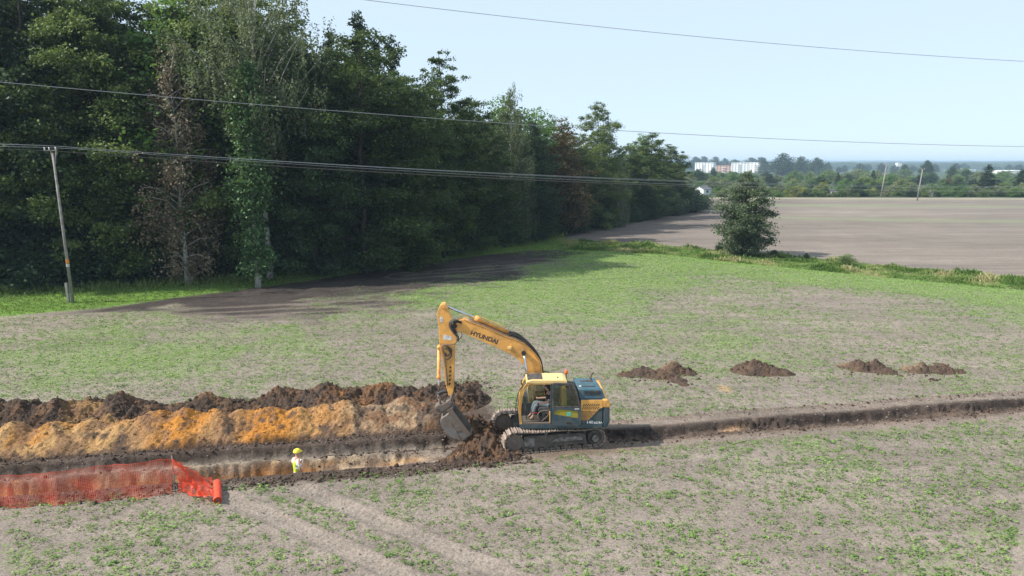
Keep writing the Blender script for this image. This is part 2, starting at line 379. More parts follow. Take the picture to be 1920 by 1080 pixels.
def soilmat(name, use_green=True, bump=.5, bs=9):
    m, nt, b = newmat(name)
    at = N(nt, 'ShaderNodeAttribute', attribute_name='soil')
    n1 = noise(nt, 14, 6, .75); n2 = noise(nt, 3.0, 5, .6); n3 = noise(nt, 55, 3, .7)
    v = mth(nt, 'ADD', mth(nt, 'MULTIPLY', n1.outputs[0], 2.7), mth(nt, 'MULTIPLY', n2.outputs[0], .7))
    v = mth(nt, 'ADD', mth(nt, 'ADD', v, mth(nt, 'MULTIPLY', n3.outputs[0], 1.5)), -1.45)
    c = mixc(nt, 1.0, at.outputs['Color'], v, 'MULTIPLY')
    tc = N(nt, 'ShaderNodeTexCoord'); mp = N(nt, 'ShaderNodeMapping'); mp.inputs['Scale'].default_value = (.06, .55, 1); mp.inputs['Rotation'].default_value = (0, 0, .12)
    nt.links.new(tc.outputs['Object'], mp.inputs[0]); sn = N(nt, 'ShaderNodeTexNoise'); sn.inputs['Scale'].default_value = 1.6; sn.inputs['Detail'].default_value = 6; sn.inputs['Roughness'].default_value = .7; nt.links.new(mp.outputs[0], sn.inputs['Vector'])
    if use_green: c = mixc(nt, 1.0, c, mth(nt, 'ADD', mth(nt, 'MULTIPLY', sn.outputs[0], 1.0), .5), 'MULTIPLY')
    if use_green:
        ga = N(nt, 'ShaderNodeAttribute', attribute_name='green')
        gn = noise(nt, 3.2, 5, .8)
        th = mth(nt, 'SUBTRACT', mth(nt, 'ADD', mth(nt, 'MULTIPLY', ga.outputs['Fac'], .62), gn.outputs[0]), .84)
        f = mth(nt, 'MULTIPLY', th, 7, True)
        c = mixc(nt, mth(nt, 'MULTIPLY', f, .46), c, (.15, .24, .055))
        # pale pebbles and straw bits
        pn = noise(nt, 38, 1, .5)
        c = mixc(nt, mth(nt, 'MULTIPLY', mth(nt, 'SUBTRACT', pn.outputs[0], .76), 14, True), c, (.5, .45, .38))
    nt.links.new(c, b.inputs['Base Color']); b.inputs['Roughness'].default_value = .95
    b.inputs['Specular IOR Level'].default_value = .15
    bp = N(nt, 'ShaderNodeBump'); bp.inputs['Strength'].default_value = bump; bp.inputs['Distance'].default_value = .06
    nb = noise(nt, bs, 7, .7); nt.links.new(nb.outputs[0], bp.inputs['Height']); nt.links.new(bp.outputs[0], b.inputs['Normal'])
    return m
M['ground'] = soilmat('field_soil', True, .6, 8)
M['heap'] = soilmat('dug_soil', False, .9, 11)
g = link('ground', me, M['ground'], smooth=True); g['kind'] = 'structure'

# ------------------------------------------------------------------ heaps of dug soil
C_DARK = np.array([.060, .042, .032]); C_BROWN = np.array([.135, .078, .045]); C_ORANGE = np.array([.40, .170, .034]); C_TAN = np.array([.345, .205, .088]); C_SAND = np.array([.46, .36, .24])
def heap(name, u0, u1, v0, v1, hf, cf, label, cat='earth heap', step=.05, clod=.06, seed=1, group=None, frame=True):
    us = np.arange(u0, u1, step); vs = np.arange(v0, v1, step)
    U, V = np.meshgrid(us, vs)
    if frame: X, Y = to_xy(U, V)
    else: X, Y = U, V
    base = height(X, Y)
    h = hf(U, V)
    r1 = fbm(X, Y, 3.0, seed, 5, .6) - .5; r2 = fbm(X, Y, 9.0, seed + 7, 3, .6) - .5
    act = sstep(-.02, .18, h)
    r3 = np.abs(fbm(X, Y, 1.7, seed + 21, 4, .55) - .5) * 2
    r4 = np.abs(fbm(X, Y, 6.5, seed + 31, 3, .6) - .5) * 2
    h2 = h + act * (r1 * clod * 5.5 + r2 * clod * 4.2 - (r3 - .16) * clod * 4.0 + (.2 - r4) * clod * 3.0)
    Z = base + h2
    keep = h2 > -.045
    Z = np.maximum(Z, base - .06)
    nv_, nu_ = U.shape; idx = np.arange(nu_ * nv_).reshape(nv_, nu_)
    F = np.stack([idx[:-1, :-1], idx[:-1, 1:], idx[1:, 1:], idx[1:, :-1]], -1).reshape(-1, 4)
    kf = keep.ravel()[F].any(1); F = F[kf]
    used = np.unique(F); remap = np.full(nu_ * nv_, -1); remap[used] = np.arange(len(used)); F = remap[F]
    cx, cy = X.mean(), Y.mean()
    P = np.stack([X - cx, Y - cy, Z], -1).reshape(-1, 3)[used]
    C = cf(U, V, h, X, Y).reshape(-1, 3)[used]; hh = h.ravel()[used]
    cand = np.nonzero(hh > .03)[0]; nb_ = int(len(cand) * step * step * 55); pk = rng.choice(cand, nb_)      # loose lumps lying on the slope
    ob = np.array([[1, 0, 0], [0, 1, 0], [-1, 0, 0], [0, -1, 0], [0, 0, .8], [0, 0, -.6]], float); of = np.array([[0, 1, 4], [1, 2, 4], [2, 3, 4], [3, 0, 4]])
    fs = rng.gamma(1.8, .018, nb_).clip(.012, .11) * (.5 + clod * 9); an = rng.uniform(0, 6.28, nb_); ca, sa = np.cos(an), np.sin(an)
    bb = ob[None] * rng.uniform(.55, 1.45, (nb_, 6, 1)); bb = np.stack([bb[..., 0] * ca[:, None] - bb[..., 1] * sa[:, None], bb[..., 0] * sa[:, None] + bb[..., 1] * ca[:, None], bb[..., 2]], -1)
    BV = (bb * fs[:, None, None] + P[pk][:, None, :]).reshape(-1, 3); BF = (of[None] + (np.arange(nb_) * 6)[:, None, None]).reshape(-1, 3) + len(P)
    T1 = np.concatenate([F[:, [0, 1, 2]], F[:, [0, 2, 3]], BF])
    me = np_mesh(name, np.concatenate([P, BV]), T1, 3)
    BC = np.repeat(C[pk] * rng.uniform(.6, 1.25, (nb_, 1)), 6, 0)
    add_attr(me, 'soil', np.concatenate([C, BC]), typ='FLOAT_COLOR')
    o = link(name, me, M['heap'], smooth=False); o.location = (cx, cy, 0)
    return tag(o, label, cat, group)
def cones(lst, sl=.62, rnd=.18):
    def f(U, V):
        h = np.full(U.shape, -1.0)
        for (cu, cv, ch, ru) in lst:
            d = np.hypot((U - cu) / ru, V - cv)
            c = ch + rnd - np.hypot(d * sl, rnd)
            k = .10
            # smooth union
            a = np.maximum(h, c); h = a + np.log1p(np.exp(-np.abs(h - c) / .07)) * .05 * 1.0
        return h - .03
    return f
oc = [(-24, .85), (-22.3, .95), (-20.9, .9), (-19.6, 1.0), (-18.2, .93), (-17.0, .88), (-15.7, .84), (-14.6, 1.08), (-13.6, 1.12), (-12.5, 1.08), (-11.6, .86), (-10.5, .98), (-9.4, .90), (-8.4, .95), (-7.6, 1.03), (-6.5, .88), (-5.2, 1.0), (-4.4, .78)]
rj = random.Random(12)
for q in range(26): oc.append((rj.uniform(-25, -4), rj.uniform(.35, .62)))
def ocol(U, V, h, X, Y):
    C = np.empty(U.shape + (3,)); n = fbm(X, Y, .8, 201, 4); n2 = fbm(X, Y, 2.5, 202, 4); ns = fbm(X, Y, 6, 203, 3)
    C[:] = C_TAN
    o = .75 * np.exp(-((U + 13.6) / 1.3) ** 2) + .95 * np.exp(-((U + 10.6) / 1.1) ** 2) + .35 * np.exp(-((U + 8.3) / .5) ** 2) + .3 * sstep(-15, -18, U) * (n > .5)
    C = lerp(C, C_ORANGE, np.clip(o * 1.3 + (n - .5) * 1.6 + .08, 0, 1)[..., None]); C = lerp(C, C_BROWN * 1.7, (np.exp(-((U + 12.0) / .45) ** 2) * .8 + .5 * np.exp(-((U + 15.0) / .4) ** 2))[..., None])
    br = sstep(-9.6, -5.5, U + (n - .5) * 3)
    C = lerp(C, lerp(C_BROWN * 1.4, np.array([.33, .235, .145]), np.clip((n2 - .46) * 6, 0, 1)[..., None]), br[..., None])
    C = lerp(C, C_BROWN * 1.3, np.clip((fbm(X, Y, 1.4, 205, 5) - .54) * 8, 0, .75)[..., None])
    C = lerp(C, C_DARK * 1.3, np.clip((n2 - .60) * 7, 0, .8)[..., None])
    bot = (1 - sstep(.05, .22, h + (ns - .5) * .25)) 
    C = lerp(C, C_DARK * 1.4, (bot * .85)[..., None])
    C = lerp(C, C_DARK * 1.5, (sstep(-5.0, -3.9, U + (n2 - .5) * 2))[..., None] * .85)
    return C * (.72 + .3 * ns + .26 * fbm(X, Y, 14, 206, 2))[..., None]
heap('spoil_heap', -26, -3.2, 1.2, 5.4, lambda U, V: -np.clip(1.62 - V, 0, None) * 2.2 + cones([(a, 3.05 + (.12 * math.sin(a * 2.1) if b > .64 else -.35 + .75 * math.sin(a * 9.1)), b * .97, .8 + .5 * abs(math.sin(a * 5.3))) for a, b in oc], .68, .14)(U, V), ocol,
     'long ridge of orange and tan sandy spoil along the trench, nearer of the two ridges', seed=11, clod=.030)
dc = [(-24.5, 1.25), (-22.9, 1.35), (-21.3, 1.28), (-20.0, 1.30), (-18.8, 1.22), (-17.6, 1.12), (-16.5, 1.28), (-15.3, .78), (-14.3, .72), (-13.2, 1.05), (-12.3, .85), (-11.2, .72), (-10.2, 1.08), (-9.2, .95), (-8.4, 1.26), (-7.4, .98), (-6.7, .92), (-5.9, 1.05), (-5.0, .9), (-4.1, .88), (-3.2, .95), (-2.5, .7)]
def dcol(U, V, h, X, Y):
    n = fbm(X, Y, .7, 211, 4); n2 = fbm(X, Y, 2.2, 212, 4); ns = fbm(X, Y, 6, 213, 3)
    C = np.empty(U.shape + (3,)); C[:] = C_DARK * 1.1
    C = lerp(C, C_TAN * .85, np.clip((n - .56) * 9, 0, .8)[..., None] * sstep(-12, -14, U)[..., None])
    C = lerp(C, np.array([.30, .14, .05]), (np.clip((n - .50) * 8, 0, 1) * sstep(-11.5, -9.5, U) * .8 * (1 - sstep(-7.5, -4.5, U)))[..., None])
    C = lerp(C, C_BROWN, np.clip((n2 - .5) * 5, 0, .8)[..., None])
    return C * (.8 + .4 * ns)[..., None]
heap('spoil_heap', -26.5, -.9, 3.3, 8.6, cones([(a, 4.9 + .2 * math.sin(a * 1.7), b, .95) for a, b in dc] + [(-2.3, 6.3, .36, 1.1), (-1.9, 7.1, .22, 1.2)], .60, .10), dcol,
     'long ridge of dark brown topsoil behind the orange spoil ridge, farther from the trench', seed=17, clod=.062)
def mcol(U, V, h, X, Y):
    n = fbm(X, Y, 1.0, 221, 4); n2 = fbm(X, Y, 3, 222, 4)
    C = lerp(C_BROWN * .75, C_DARK * 1.2, np.clip((n2 - .42) * 5, 0, 1)[..., None])
    C = lerp(C, np.array([.22, .14, .08]), np.clip((n - .62) * 6, 0, .6)[..., None])
    return C * (.8 + .4 * fbm(X, Y, 7, 223, 2))[..., None]
heap('earth_mound', -5.0, -1.0, -2.0, 2.6, cones([(-3.0, -.95, .36, 1.7), (-2.3, -.55, .50, 1.1), (-1.9, -1.3, .22, 1.2), (-3.1, -.2, .25, 1.1), (-2.35, 1.2, .55, .8), (-2.6, 1.75, .45, .8), (-2.2, .6, .42, .7), (-3.6, -1.35, .22, 1.6)], .55, .1), mcol,
     'rough mound of loose brown earth between the bucket and the excavator tracks', 'earth mound', .04, .085, 23)
def pcol(tan):
    def f(U, V, h, X, Y):
        n2 = fbm(X, Y, 2.6, 232, 4)
        C = lerp(C_DARK * 1.3, np.array([.105, .068, .046]), np.clip((n2 - .4) * 4, 0, 1)[..., None])
        for (tx, ty, r) in tan:
            C = lerp(C, np.array([.20, .145, .095]), (1 - sstep(.5, 1.1, np.hypot((X - tx) / r, (Y - ty) / r) + (n2 - .5)))[..., None] * .9)
        return C * (.8 + .4 * fbm(X, Y, 7, 233, 2))[..., None]
    return f
PG = 'small heaps of dug soil on the field'
def pile(lst, tan, label, seed):
    x0 = min(a[0] - 2 * a[3] * max(1, a[2] / .5) for a in lst); x1 = max(a[0] + 2 * a[3] * max(1, a[2] / .5) for a in lst)
    y0 = min(a[1] for a in lst) - 1.6; y1 = max(a[1] for a in lst) + 1.6
    heap('soil_pile', x0, x1, y0, y1, cones(lst, .75, .08), pcol(tan), label, 'soil pile', .05, .045, seed, PG, frame=False)
pile([(6.5, 34.4, .42, 1.5), (7.3, 34.0, .38, 1.2), (5.6, 34.3, .18, 1.6), (8.1, 34.9, .55, 1.1), (8.7, 34.6, .32, 1.2), (8.0, 33.3, .25, 1.2), (8.15, 32.7, .18, .9)], [(8.0, 35.2, .5)], 'low spread soil pile with a sandy lump on top, nearest the excavator', 31)
pile([(12.2, 35.0, .62, 1.3), (12.75, 34.9, .5, 1.4), (13.5, 34.6, .3, 1.5), (11.7, 34.9, .35, 1.1)], [], 'compact dark soil pile standing alone, between two other piles', 33)
pile([(17.9, 35.6, .48, 1.2), (18.5, 35.5, .5, 1.1), (17.3, 35.8, .28, 1.2), (18.9, 34.9, .26, 1.3), (19.3, 34.4, .10, 1.0)], [(17.2, 35.9, .35)], 'rounded dark soil pile touching a sandier pile on its right', 35)
pile([(20.7, 35.3, .42, 1.3), (21.7, 35.2, .45, 1.2), (22.4, 34.9, .2, 1.6), (20.3, 35.6, .22, 1.1), (20.5, 33.6, .12, 1.2)], [(20.4, 35.6, .7)], 'long low soil pile with sandy crest, farthest right on the field', 37)

# loose clods around the cuts and heaps
def scatter_blobs(name, pts, sizes, cols, m):
    bm = bmesh.new(); bmesh.ops.create_icosphere(bm, subdivisions=1, radius=1)
    bv = np.array([v.co[:] for v in bm.verts]); bf = np.array([[v.index for v in f.verts] for f in bm.faces]); bm.free()
    n = len(pts); nvv = len(bv)
    r = rng.uniform(.65, 1.35, (n, nvv, 1)); sc = rng.uniform(.7, 1.3, (n, 1, 3)) * np.asarray(sizes)[:, None, None]
    V = bv[None] * r * sc + np.asarray(pts)[:, None, :]
    F = bf[None] + (np.arange(n) * nvv)[:, None, None]
    me = np_mesh(name, V.reshape(-1, 3), F.reshape(-1, 3), 3)
    add_attr(me, 'soil', np.repeat(np.asarray(cols), nvv, 0), typ='FLOAT_COLOR')
    return link(name, me, m)
cu = []; cv = []
for (n, a, b_, c_, d_) in ((2300, -22, -1.5, -2.45, -1.40), (1500, -22, -3.3, 1.05, 1.75), (120, -20, -3.2, .4, .9), (1500, 2.2, 24, -1.5, .3), (350, 2.2, 24, .9, 1.6), (250, -3, -.8, 5.5, 8.6), (420, -8.5, -3.3, .1, 1.0), (700, -4.4, -1, -2.2, -.6), (1600, -24, -3.5, 1.5, 4), (3500, -25, -1.5, 3.9, 6.2)):
    cu.append(rng.uniform(a, b_, n)); cv.append(c_ + (d_ - c_) * rng.beta(2, 2, n))
cu = np.concatenate(cu); cv = np.concatenate(cv); cx, cy = to_xy(cu, cv)
px_ = np.concatenate([rng.normal(a, s, k) for a, s, k in ((7.3, 1.1, 260), (12.6, .8, 200), (18.3, .9, 220), (21, 1.0, 220))]); py_ = np.concatenate([rng.normal(a, .7, k) for a, k in ((34, 260), (34.7, 200), (35, 220), (34.8, 220))])
cx = np.concatenate([cx, px_]); cy = np.concatenate([cy, py_])
sz = rng.gamma(1.8, .011, len(cx)).clip(.008, .08)
ccl = C_DARK[None] * rng.uniform(.8, 2.0, (len(cx), 1)); 
tag(scatter_blobs('loose_soil_clods', np.stack([cx, cy, height(cx, cy) + sz * .35], -1), sz, ccl, M['heap']), 'loose dark clods of earth strewn beside the trench and around the heaps', 'soil clods', kind='stuff')

# crumbs and pebbles on the open field
n_ = 26000; t_ = np.sqrt(rng.uniform(16.2 ** 2, 42 ** 2, n_)); fx_ = rng.uniform(-.75, .75, n_) * t_; fy_ = t_
ob_ = np.array([[1, 0, 0], [0, 1, 0], [-1, 0, 0], [0, -1, 0], [0, 0, .8], [0, 0, -.6]], float); of_ = np.array([[0, 1, 4], [1, 2, 4], [2, 3, 4], [3, 0, 4]])
fs_ = (rng.gamma(2.2, .0075, n_)).clip(.006, .05) * (1 + (t_ - 16) / 40)
pale = (rng.uniform(0, 1, n_) < .05)[:, None]; fs_ = np.where(pale[:, 0], np.minimum(fs_, .016), fs_)
a_ = rng.uniform(0, 6.28, n_); ca_, sa_ = np.cos(a_), np.sin(a_); r_ = rng.uniform(.6, 1.4, (n_, 6, 1)); bb_ = ob_[None] * r_
V_ = np.stack([bb_[..., 0] * ca_[:, None] - bb_[..., 1] * sa_[:, None], bb_[..., 0] * sa_[:, None] + bb_[..., 1] * ca_[:, None], bb_[..., 2]], -1) * fs_[:, None, None] + np.stack([fx_, fy_, height(fx_, fy_)], -1)[:, None, :]
F_ = of_[None] + (np.arange(n_) * 6)[:, None, None]
me = np_mesh('field_crumbs', V_.reshape(-1, 3), F_.reshape(-1, 3), 3)
fc_ = np.where(pale, np.array([[.55, .5, .43]]), np.array([[.20, .17, .14]]) * rng.uniform(.6, 1.25, (n_, 1)))
add_attr(me, 'soil', np.repeat(fc_, 6, 0), typ='FLOAT_COLOR'); tag(link('field_crumbs', me, M['heap']), 'small soil crumbs and pale pebbles lying all over the field', 'soil crumbs', kind='stuff')

# ------------------------------------------------------------------ leaves and plants
def leaf_quads(P, D, L, W, rs, up=.35):
    """rhombic leaves at P, length direction D, sizes L, W ; returns verts faces"""
    n = len(P)
    D = D / np.maximum(np.linalg.norm(D, axis=1, keepdims=True), 1e-6)
    R = rs.normal(size=(n, 3)); R = R * .55 + np.array([0, 0, up * 2.6]); S = np.cross(D, R); S /= np.maximum(np.linalg.norm(S, axis=1, keepdims=True), 1e-6)
    L = np.broadcast_to(np.asarray(L).reshape(-1, 1), (n, 1)); W = np.broadcast_to(np.asarray(W).reshape(-1, 1), (n, 1))
    V = np.stack([P, P + D * L * .5 + S * W * .5, P + D * L, P + D * L * .5 - S * W * .5], 1)
    F = np.arange(n * 4).reshape(n, 4)
    return V.reshape(-1, 3), F
def tube_bm(bm, pts, rads, seg=6, cap=True):
    pts = [Vector(p) for p in pts]; rings = []
    for i, p in enumerate(pts):
        d = (pts[min(i + 1, len(pts) - 1)] - pts[max(i - 1, 0)]).normalized()
        a = d.cross(Vector((0, 0, 1)))
        if a.length < .05: a = d.cross(Vector((0, 1, 0)))
        a.normalize(); b_ = d.cross(a).normalized()
        r = rads[i] if hasattr(rads, '__len__') else rads
        rings.append([bm.verts.new(p + (a * math.cos(t) + b_ * math.sin(t)) * r) for t in [2 * math.pi * k / seg for k in range(seg)]])
    for r0, r1 in zip(rings, rings[1:]):
        for k in range(seg): bm.faces.new((r0[k], r0[(k + 1) % seg], r1[(k + 1) % seg], r1[k]))
    if cap: bm.faces.new(rings[0][::-1]); bm.faces.new(rings[-1])
def bm_obj(name, bm, m, parent=None, smooth=False, loc=None):
    bmesh.ops.recalc_face_normals(bm, faces=bm.faces[:])
    me = bpy.data.meshes.new(name); bm.to_mesh(me); bm.free()
    o = link(name, me, m, parent, smooth)
    if loc is not None: o.location = loc
    return o

def make_tree(kind, Ht, R, nb, nl, leaf, mat, bark, prof, seed, droop=0.0, low=.12, rise=.35, sig=.5, trunk_r=.22, limb_r=.05, strings=False, bare=0, splay=None):
    """one tree: trunk mesh with limbs and a crown of leaves gathered in clumps. prof(t) gives the crown radius factor at height fraction t"""
    rs = np.random.default_rng(seed)
    bm = bmesh.new()
    wob = rs.normal(0, .012 * Ht, (7, 2)); wob[0] = 0
    tp = [(wob[i, 0] * (i / 6), wob[i, 1] * (i / 6), Ht * .97 * i / 6) for i in range(7)]
    tube_bm(bm, tp, [trunk_r * (1 - .9 * (i / 6)) ** .8 * (1.35 if i == 0 else 1) for i in range(7)], 8)
    def trunk_at(t):
        f = np.clip(t, 0, .999) * 6; i = int(f); f -= i; a = np.array(tp[i]); b_ = np.array(tp[i + 1]); return a + (b_ - a) * f
    Pc = []; Sc = []; Wt = []; Tn = []; Dr = []
    for b in range(nb):
        t = low + (1 - low) * ((b + rs.uniform(0, 1)) / nb) ** .95; t = min(t, .985)
        az = b * 2.39996 + rs.normal(0, .5); rad = R * prof(t) * rs.uniform(.72, 1.18)
        p0 = trunk_at(max(0.02, t - rise * rad / Ht * .9)); tipz = Ht * t - droop * rad * .45 + rs.normal(0, .02 * Ht)
        tip = np.array([math.cos(az) * rad + p0[0], math.sin(az) * rad + p0[1], tipz])
        mid = p0 * .5 + tip * .5 + np.array([0, 0, .13 * rad])
        if rad > .5: tube_bm(bm, [p0, mid, tip], [limb_r * (1.2 - t * .7) * max(rad / R, .4) + .015, limb_r * .6 * (1.2 - t * .7) + .01, .012], 4, False)
        ncl = max(2, int(2 + 4 * rad / R))
        for c in range(ncl):
            f = (c + rs.uniform(.2, 1)) / ncl; f = .25 + .78 * f
            q = (1 - f) ** 2 * p0 + 2 * f * (1 - f) * mid + f * f * tip + rs.normal(0, .07 * R, 3)
            Pc.append(q); Sc.append(sig * rs.uniform(.55, 1.3) * (.5 + .6 * rad / R)); Wt.append(rs.uniform(.5, 1.4) * (.5 + rad / R)); Tn.append(rs.normal(.5, .17))
            Dr.append(np.array([math.cos(az), math.sin(az), .2]))
    Pc = np.array(Pc); Sc = np.array(Sc); Wt = np.array(Wt); Wt /= Wt.sum(); Dr = np.array(Dr); Tn = np.array(Tn)
    k = rs.choice(len(Pc), nl, p=Wt)
    off = rs.normal(size=(nl, 3)) * Sc[k][:, None]; off[:, 2] *= .5
    if strings:                                   # leaves on hanging twigs
        tw = rs.integers(0, 9, nl); a = np.sin(k * 12.9898 + tw * 78.233) * 43758.5; b2 = np.cos(k * 39.42 + tw * 11.1) * 24634.6
        a = a - np.floor(a) - .5; b2 = b2 - np.floor(b2) - .5
        hang = rs.uniform(0, 1, nl) ** .8
        off = np.stack([a * 2.2 * Sc[k], b2 * 2.2 * Sc[k], -hang * (1.0 + 1.6 * Sc[k])], -1) + rs.normal(0, .06, (nl, 3)); off[:, 2] += .4
    P = Pc[k] + off
    P[:, 2] = np.maximum(P[:, 2], .15)
    out = P - np.stack([np.zeros(nl), np.zeros(nl), P[:, 2]], -1)
    D = rs.normal(size=(nl, 3)) * .8 + out / np.maximum(np.linalg.norm(out, axis=1, keepdims=True), .1) * .7 + np.array([0, 0, -.35 if not strings else -1.1])
    Lf = leaf * rs.uniform(.6, 1.4, nl)
    V, Fq = leaf_quads(P, D, Lf, Lf * .72, rs)
    me = np_mesh('crown', V, Fq)
    tint = np.clip(Tn[k] + rs.normal(0, .16, nl), 0, 1)
    add_attr(me, 'tint', tint, 'FACE')
    root = empty(kind)
    bm_obj('trunk', bm, bark, root, True); link('crown', me, mat, root)
    return root
def egg(lo=.0, peak=.4, pw=1.0):
    pw = pw * 1.35
    def f(t):
        if t < peak: return max(.12, (1 - ((peak - t) / max(peak, .01)) ** 2 * (1 - lo)))
        return max(.06, (1 - ((t - peak) / (1 - peak)) ** (1.6 * pw)) )
    return f
def cone(t): return max(.05, 1.05 * (1 - t) ** .85)
proto = {}
proto['alder'] = make_tree('deciduous_tree', 24, 5.2, 95, 70000, .21, M['leaf_alder'], M['bark'], egg(.55, .38, 1.4), 1, low=.05, sig=.42, rise=.5)
proto['alder2'] = make_tree('deciduous_tree', 22, 5.8, 85, 72000, .21, M['leaf_alder'], M['bark'], egg(.6, .40, 1.7), 2, low=.06, sig=.46, rise=.3, droop=.3)
proto['dark'] = make_tree('deciduous_tree', 23, 5.6, 100, 66000, .22, M['leaf_dark'], M['bark'], egg(.7, .4, 1.5), 3, low=.03, sig=.50, rise=.4)
proto['birch'] = make_tree('birch_tree', 25, 5.4, 110, 60000, .21, M['leaf_birch'], M['birch_bark'], egg(.45, .5), 4, low=.1, sig=.7, rise=1.0, droop=.6, strings=True, limb_r=.045, trunk_r=.2)
proto['birch_big'] = make_tree('birch_tree', 25, 5.6, 60, 40000, .20, M['leaf_birch'], M['birch_bark'], lambda t: .95 if t < .8 else max(.3, 1 - ((t - .8) / .2) ** 2 * .7), 41, low=.60, sig=.75, rise=1.6, droop=.5, strings=True, limb_r=.085, trunk_r=.24)
proto['dead'] = make_tree('dead_birch_tree', 18, 2.7, 75, 15000, .165, M['leaf_dead'], M['birch_bark'], egg(.5, .45), 5, low=.12, sig=.5, rise=.8, droop=.8, strings=True, trunk_r=.15)
proto['ivy'] = make_tree('ivy_covered_tree', 17, 1.15, 130, 15000, .24, M['leaf_ivy'], M['birch_bark'], lambda t: (.45 + .4 * min(1, t * 2.2) + .22 * math.sin(t * 17)) * (1 if t < .85 else 1.2 - t * .7), 6, low=.07, sig=.42, rise=.2, trunk_r=.19)
proto['bright'] = make_tree('locust_tree', 17, 3.6, 60, 17000, .24, M['leaf_bright'], M['bark'], egg(.3, .55), 7, low=.2, sig=.55, rise=.8)
proto['copper'] = make_tree('copper_tree', 15, 3.0, 60, 13000, .26, M['leaf_copper'], M['bark'], egg(.6, .4), 8, low=.08, sig=.55)
proto['spruce'] = make_tree('spruce_tree', 24, 3.4, 150, 20000, .28, M['leaf_dark'], M['bark'], cone, 9, low=.06, sig=.32, rise=-.25, droop=.3)
proto['shrub'] = make_tree('shrub', 4.0, 2.0, 40, 9000, .20, M['leaf_dark'], M['bark'], egg(.9, .25), 10, low=.05, sig=.42, trunk_r=.05, limb_r=.03, rise=.4)
proto['bush'] = make_tree('bush', 3.0, 2.0, 34, 7000, .15, M['leaf_garden'], M['bark'], egg(.95, .3), 12, low=.05, sig=.42, trunk_r=.04, limb_r=.02, rise=.4)
proto['lone'] = make_tree('lone_tree', 9.0, 2.65, 85, 34000, .18, M['leaf_lone'], M['bark'], lambda t: 1.12 * (.66 + .5 * t / .32 if t < .32 else max(.10, 1.16 - 1.08 * ((t - .32) / .68) ** 1.9)), 11, low=.04, sig=.30, rise=.25, trunk_r=.13, limb_r=.04)
# small far trees, seen from over 200 m
proto['gr_round'] = make_tree('garden_tree', 6, 3.0, 34, 3800, .42, M['leaf_garden'], M['bark'], egg(.8, .35), 21, low=.05, sig=.55, trunk_r=.12)
proto['gr_olive'] = make_tree('garden_tree', 6, 3.3, 34, 3800, .42, M['leaf_pale'], M['bark'], egg(.8, .4), 22, low=.05, sig=.6, trunk_r=.12)
proto['gr_bright'] = make_tree('garden_tree', 6, 3.2, 34, 3800, .42, M['leaf_bright'], M['bark'], egg(.8, .4), 23, low=.05, sig=.6, trunk_r=.12)
proto['gr_yellow'] = make_tree('garden_tree', 4, 2.0, 26, 2200, .36, M['leaf_yellow'], M['bark'], egg(.9, .3), 24, low=.05, sig=.45, trunk_r=.07)
proto['gr_dark'] = make_tree('garden_tree', 7, 3.0, 34, 3800, .42, M['leaf_dark'], M['bark'], egg(.8, .4), 25, low=.05, sig=.55, trunk_r=.14)
proto['gr_spruce'] = make_tree('spruce_tree', 12, 3.2, 90, 6000, .40, M['leaf_dark'], M['bark'], cone, 26, low=.04, sig=.3, rise=-.2, trunk_r=.15)
proto['gr_big'] = make_tree('deciduous_tree', 18, 8.0, 60, 5200, .9, M['leaf_dark'], M['bark'], egg(.75, .4), 27, low=.08, sig=1.3, trunk_r=.3)
proto['gr_red'] = make_tree('garden_tree', 4, 2.2, 26, 2200, .36, M['leaf_copper'], M['bark'], egg(.9, .3), 28, low=.05, sig=.45, trunk_r=.07)
BASEH = dict(alder=24, alder2=22, dark=23, birch=25, birch_big=25, dead=18, ivy=17, bright=17, copper=15, spruce=24, shrub=4, bush=3, lone=9, gr_round=6, gr_olive=6, gr_bright=6, gr_yellow=4, gr_dark=7, gr_spruce=12, gr_big=18, gr_red=4)
used_proto = set()
def place(kind, x, y, h, wf=1.0, label=None, cat='tree', group=None, rz=None, name=None, lean=(0, 0)):
    src = proto[kind]
    if kind in used_proto:
        r = src.copy(); COL.objects.link(r)
        for ch in src.children:
            c = ch.copy(); COL.objects.link(c); c.parent = r
    else: r = src; used_proto.add(kind)
    s = h / BASEH[kind]
    r.location = (x, y, float(height(np.array(x), np.array(y))) - .05)
    r.rotation_euler = (lean[0], lean[1], random.uniform(0, 6.28) if rz is None else rz); r.scale = (s * wf, s * wf, s)
    if name: r.name = name
    for k in ('label', 'group'):
        if k in r: del r[k]
    return tag(r, label, cat, group)
P_ = math.radians(9.9); FF = 1346.
def pix(px, py, Y):
    a = (px - 960) / FF; b = (540 - py) / FF
    ry = math.cos(P_) + b * math.sin(P_); rz = -math.sin(P_) + b * math.cos(P_)
    return a / ry * Y, H + rz / ry * Y

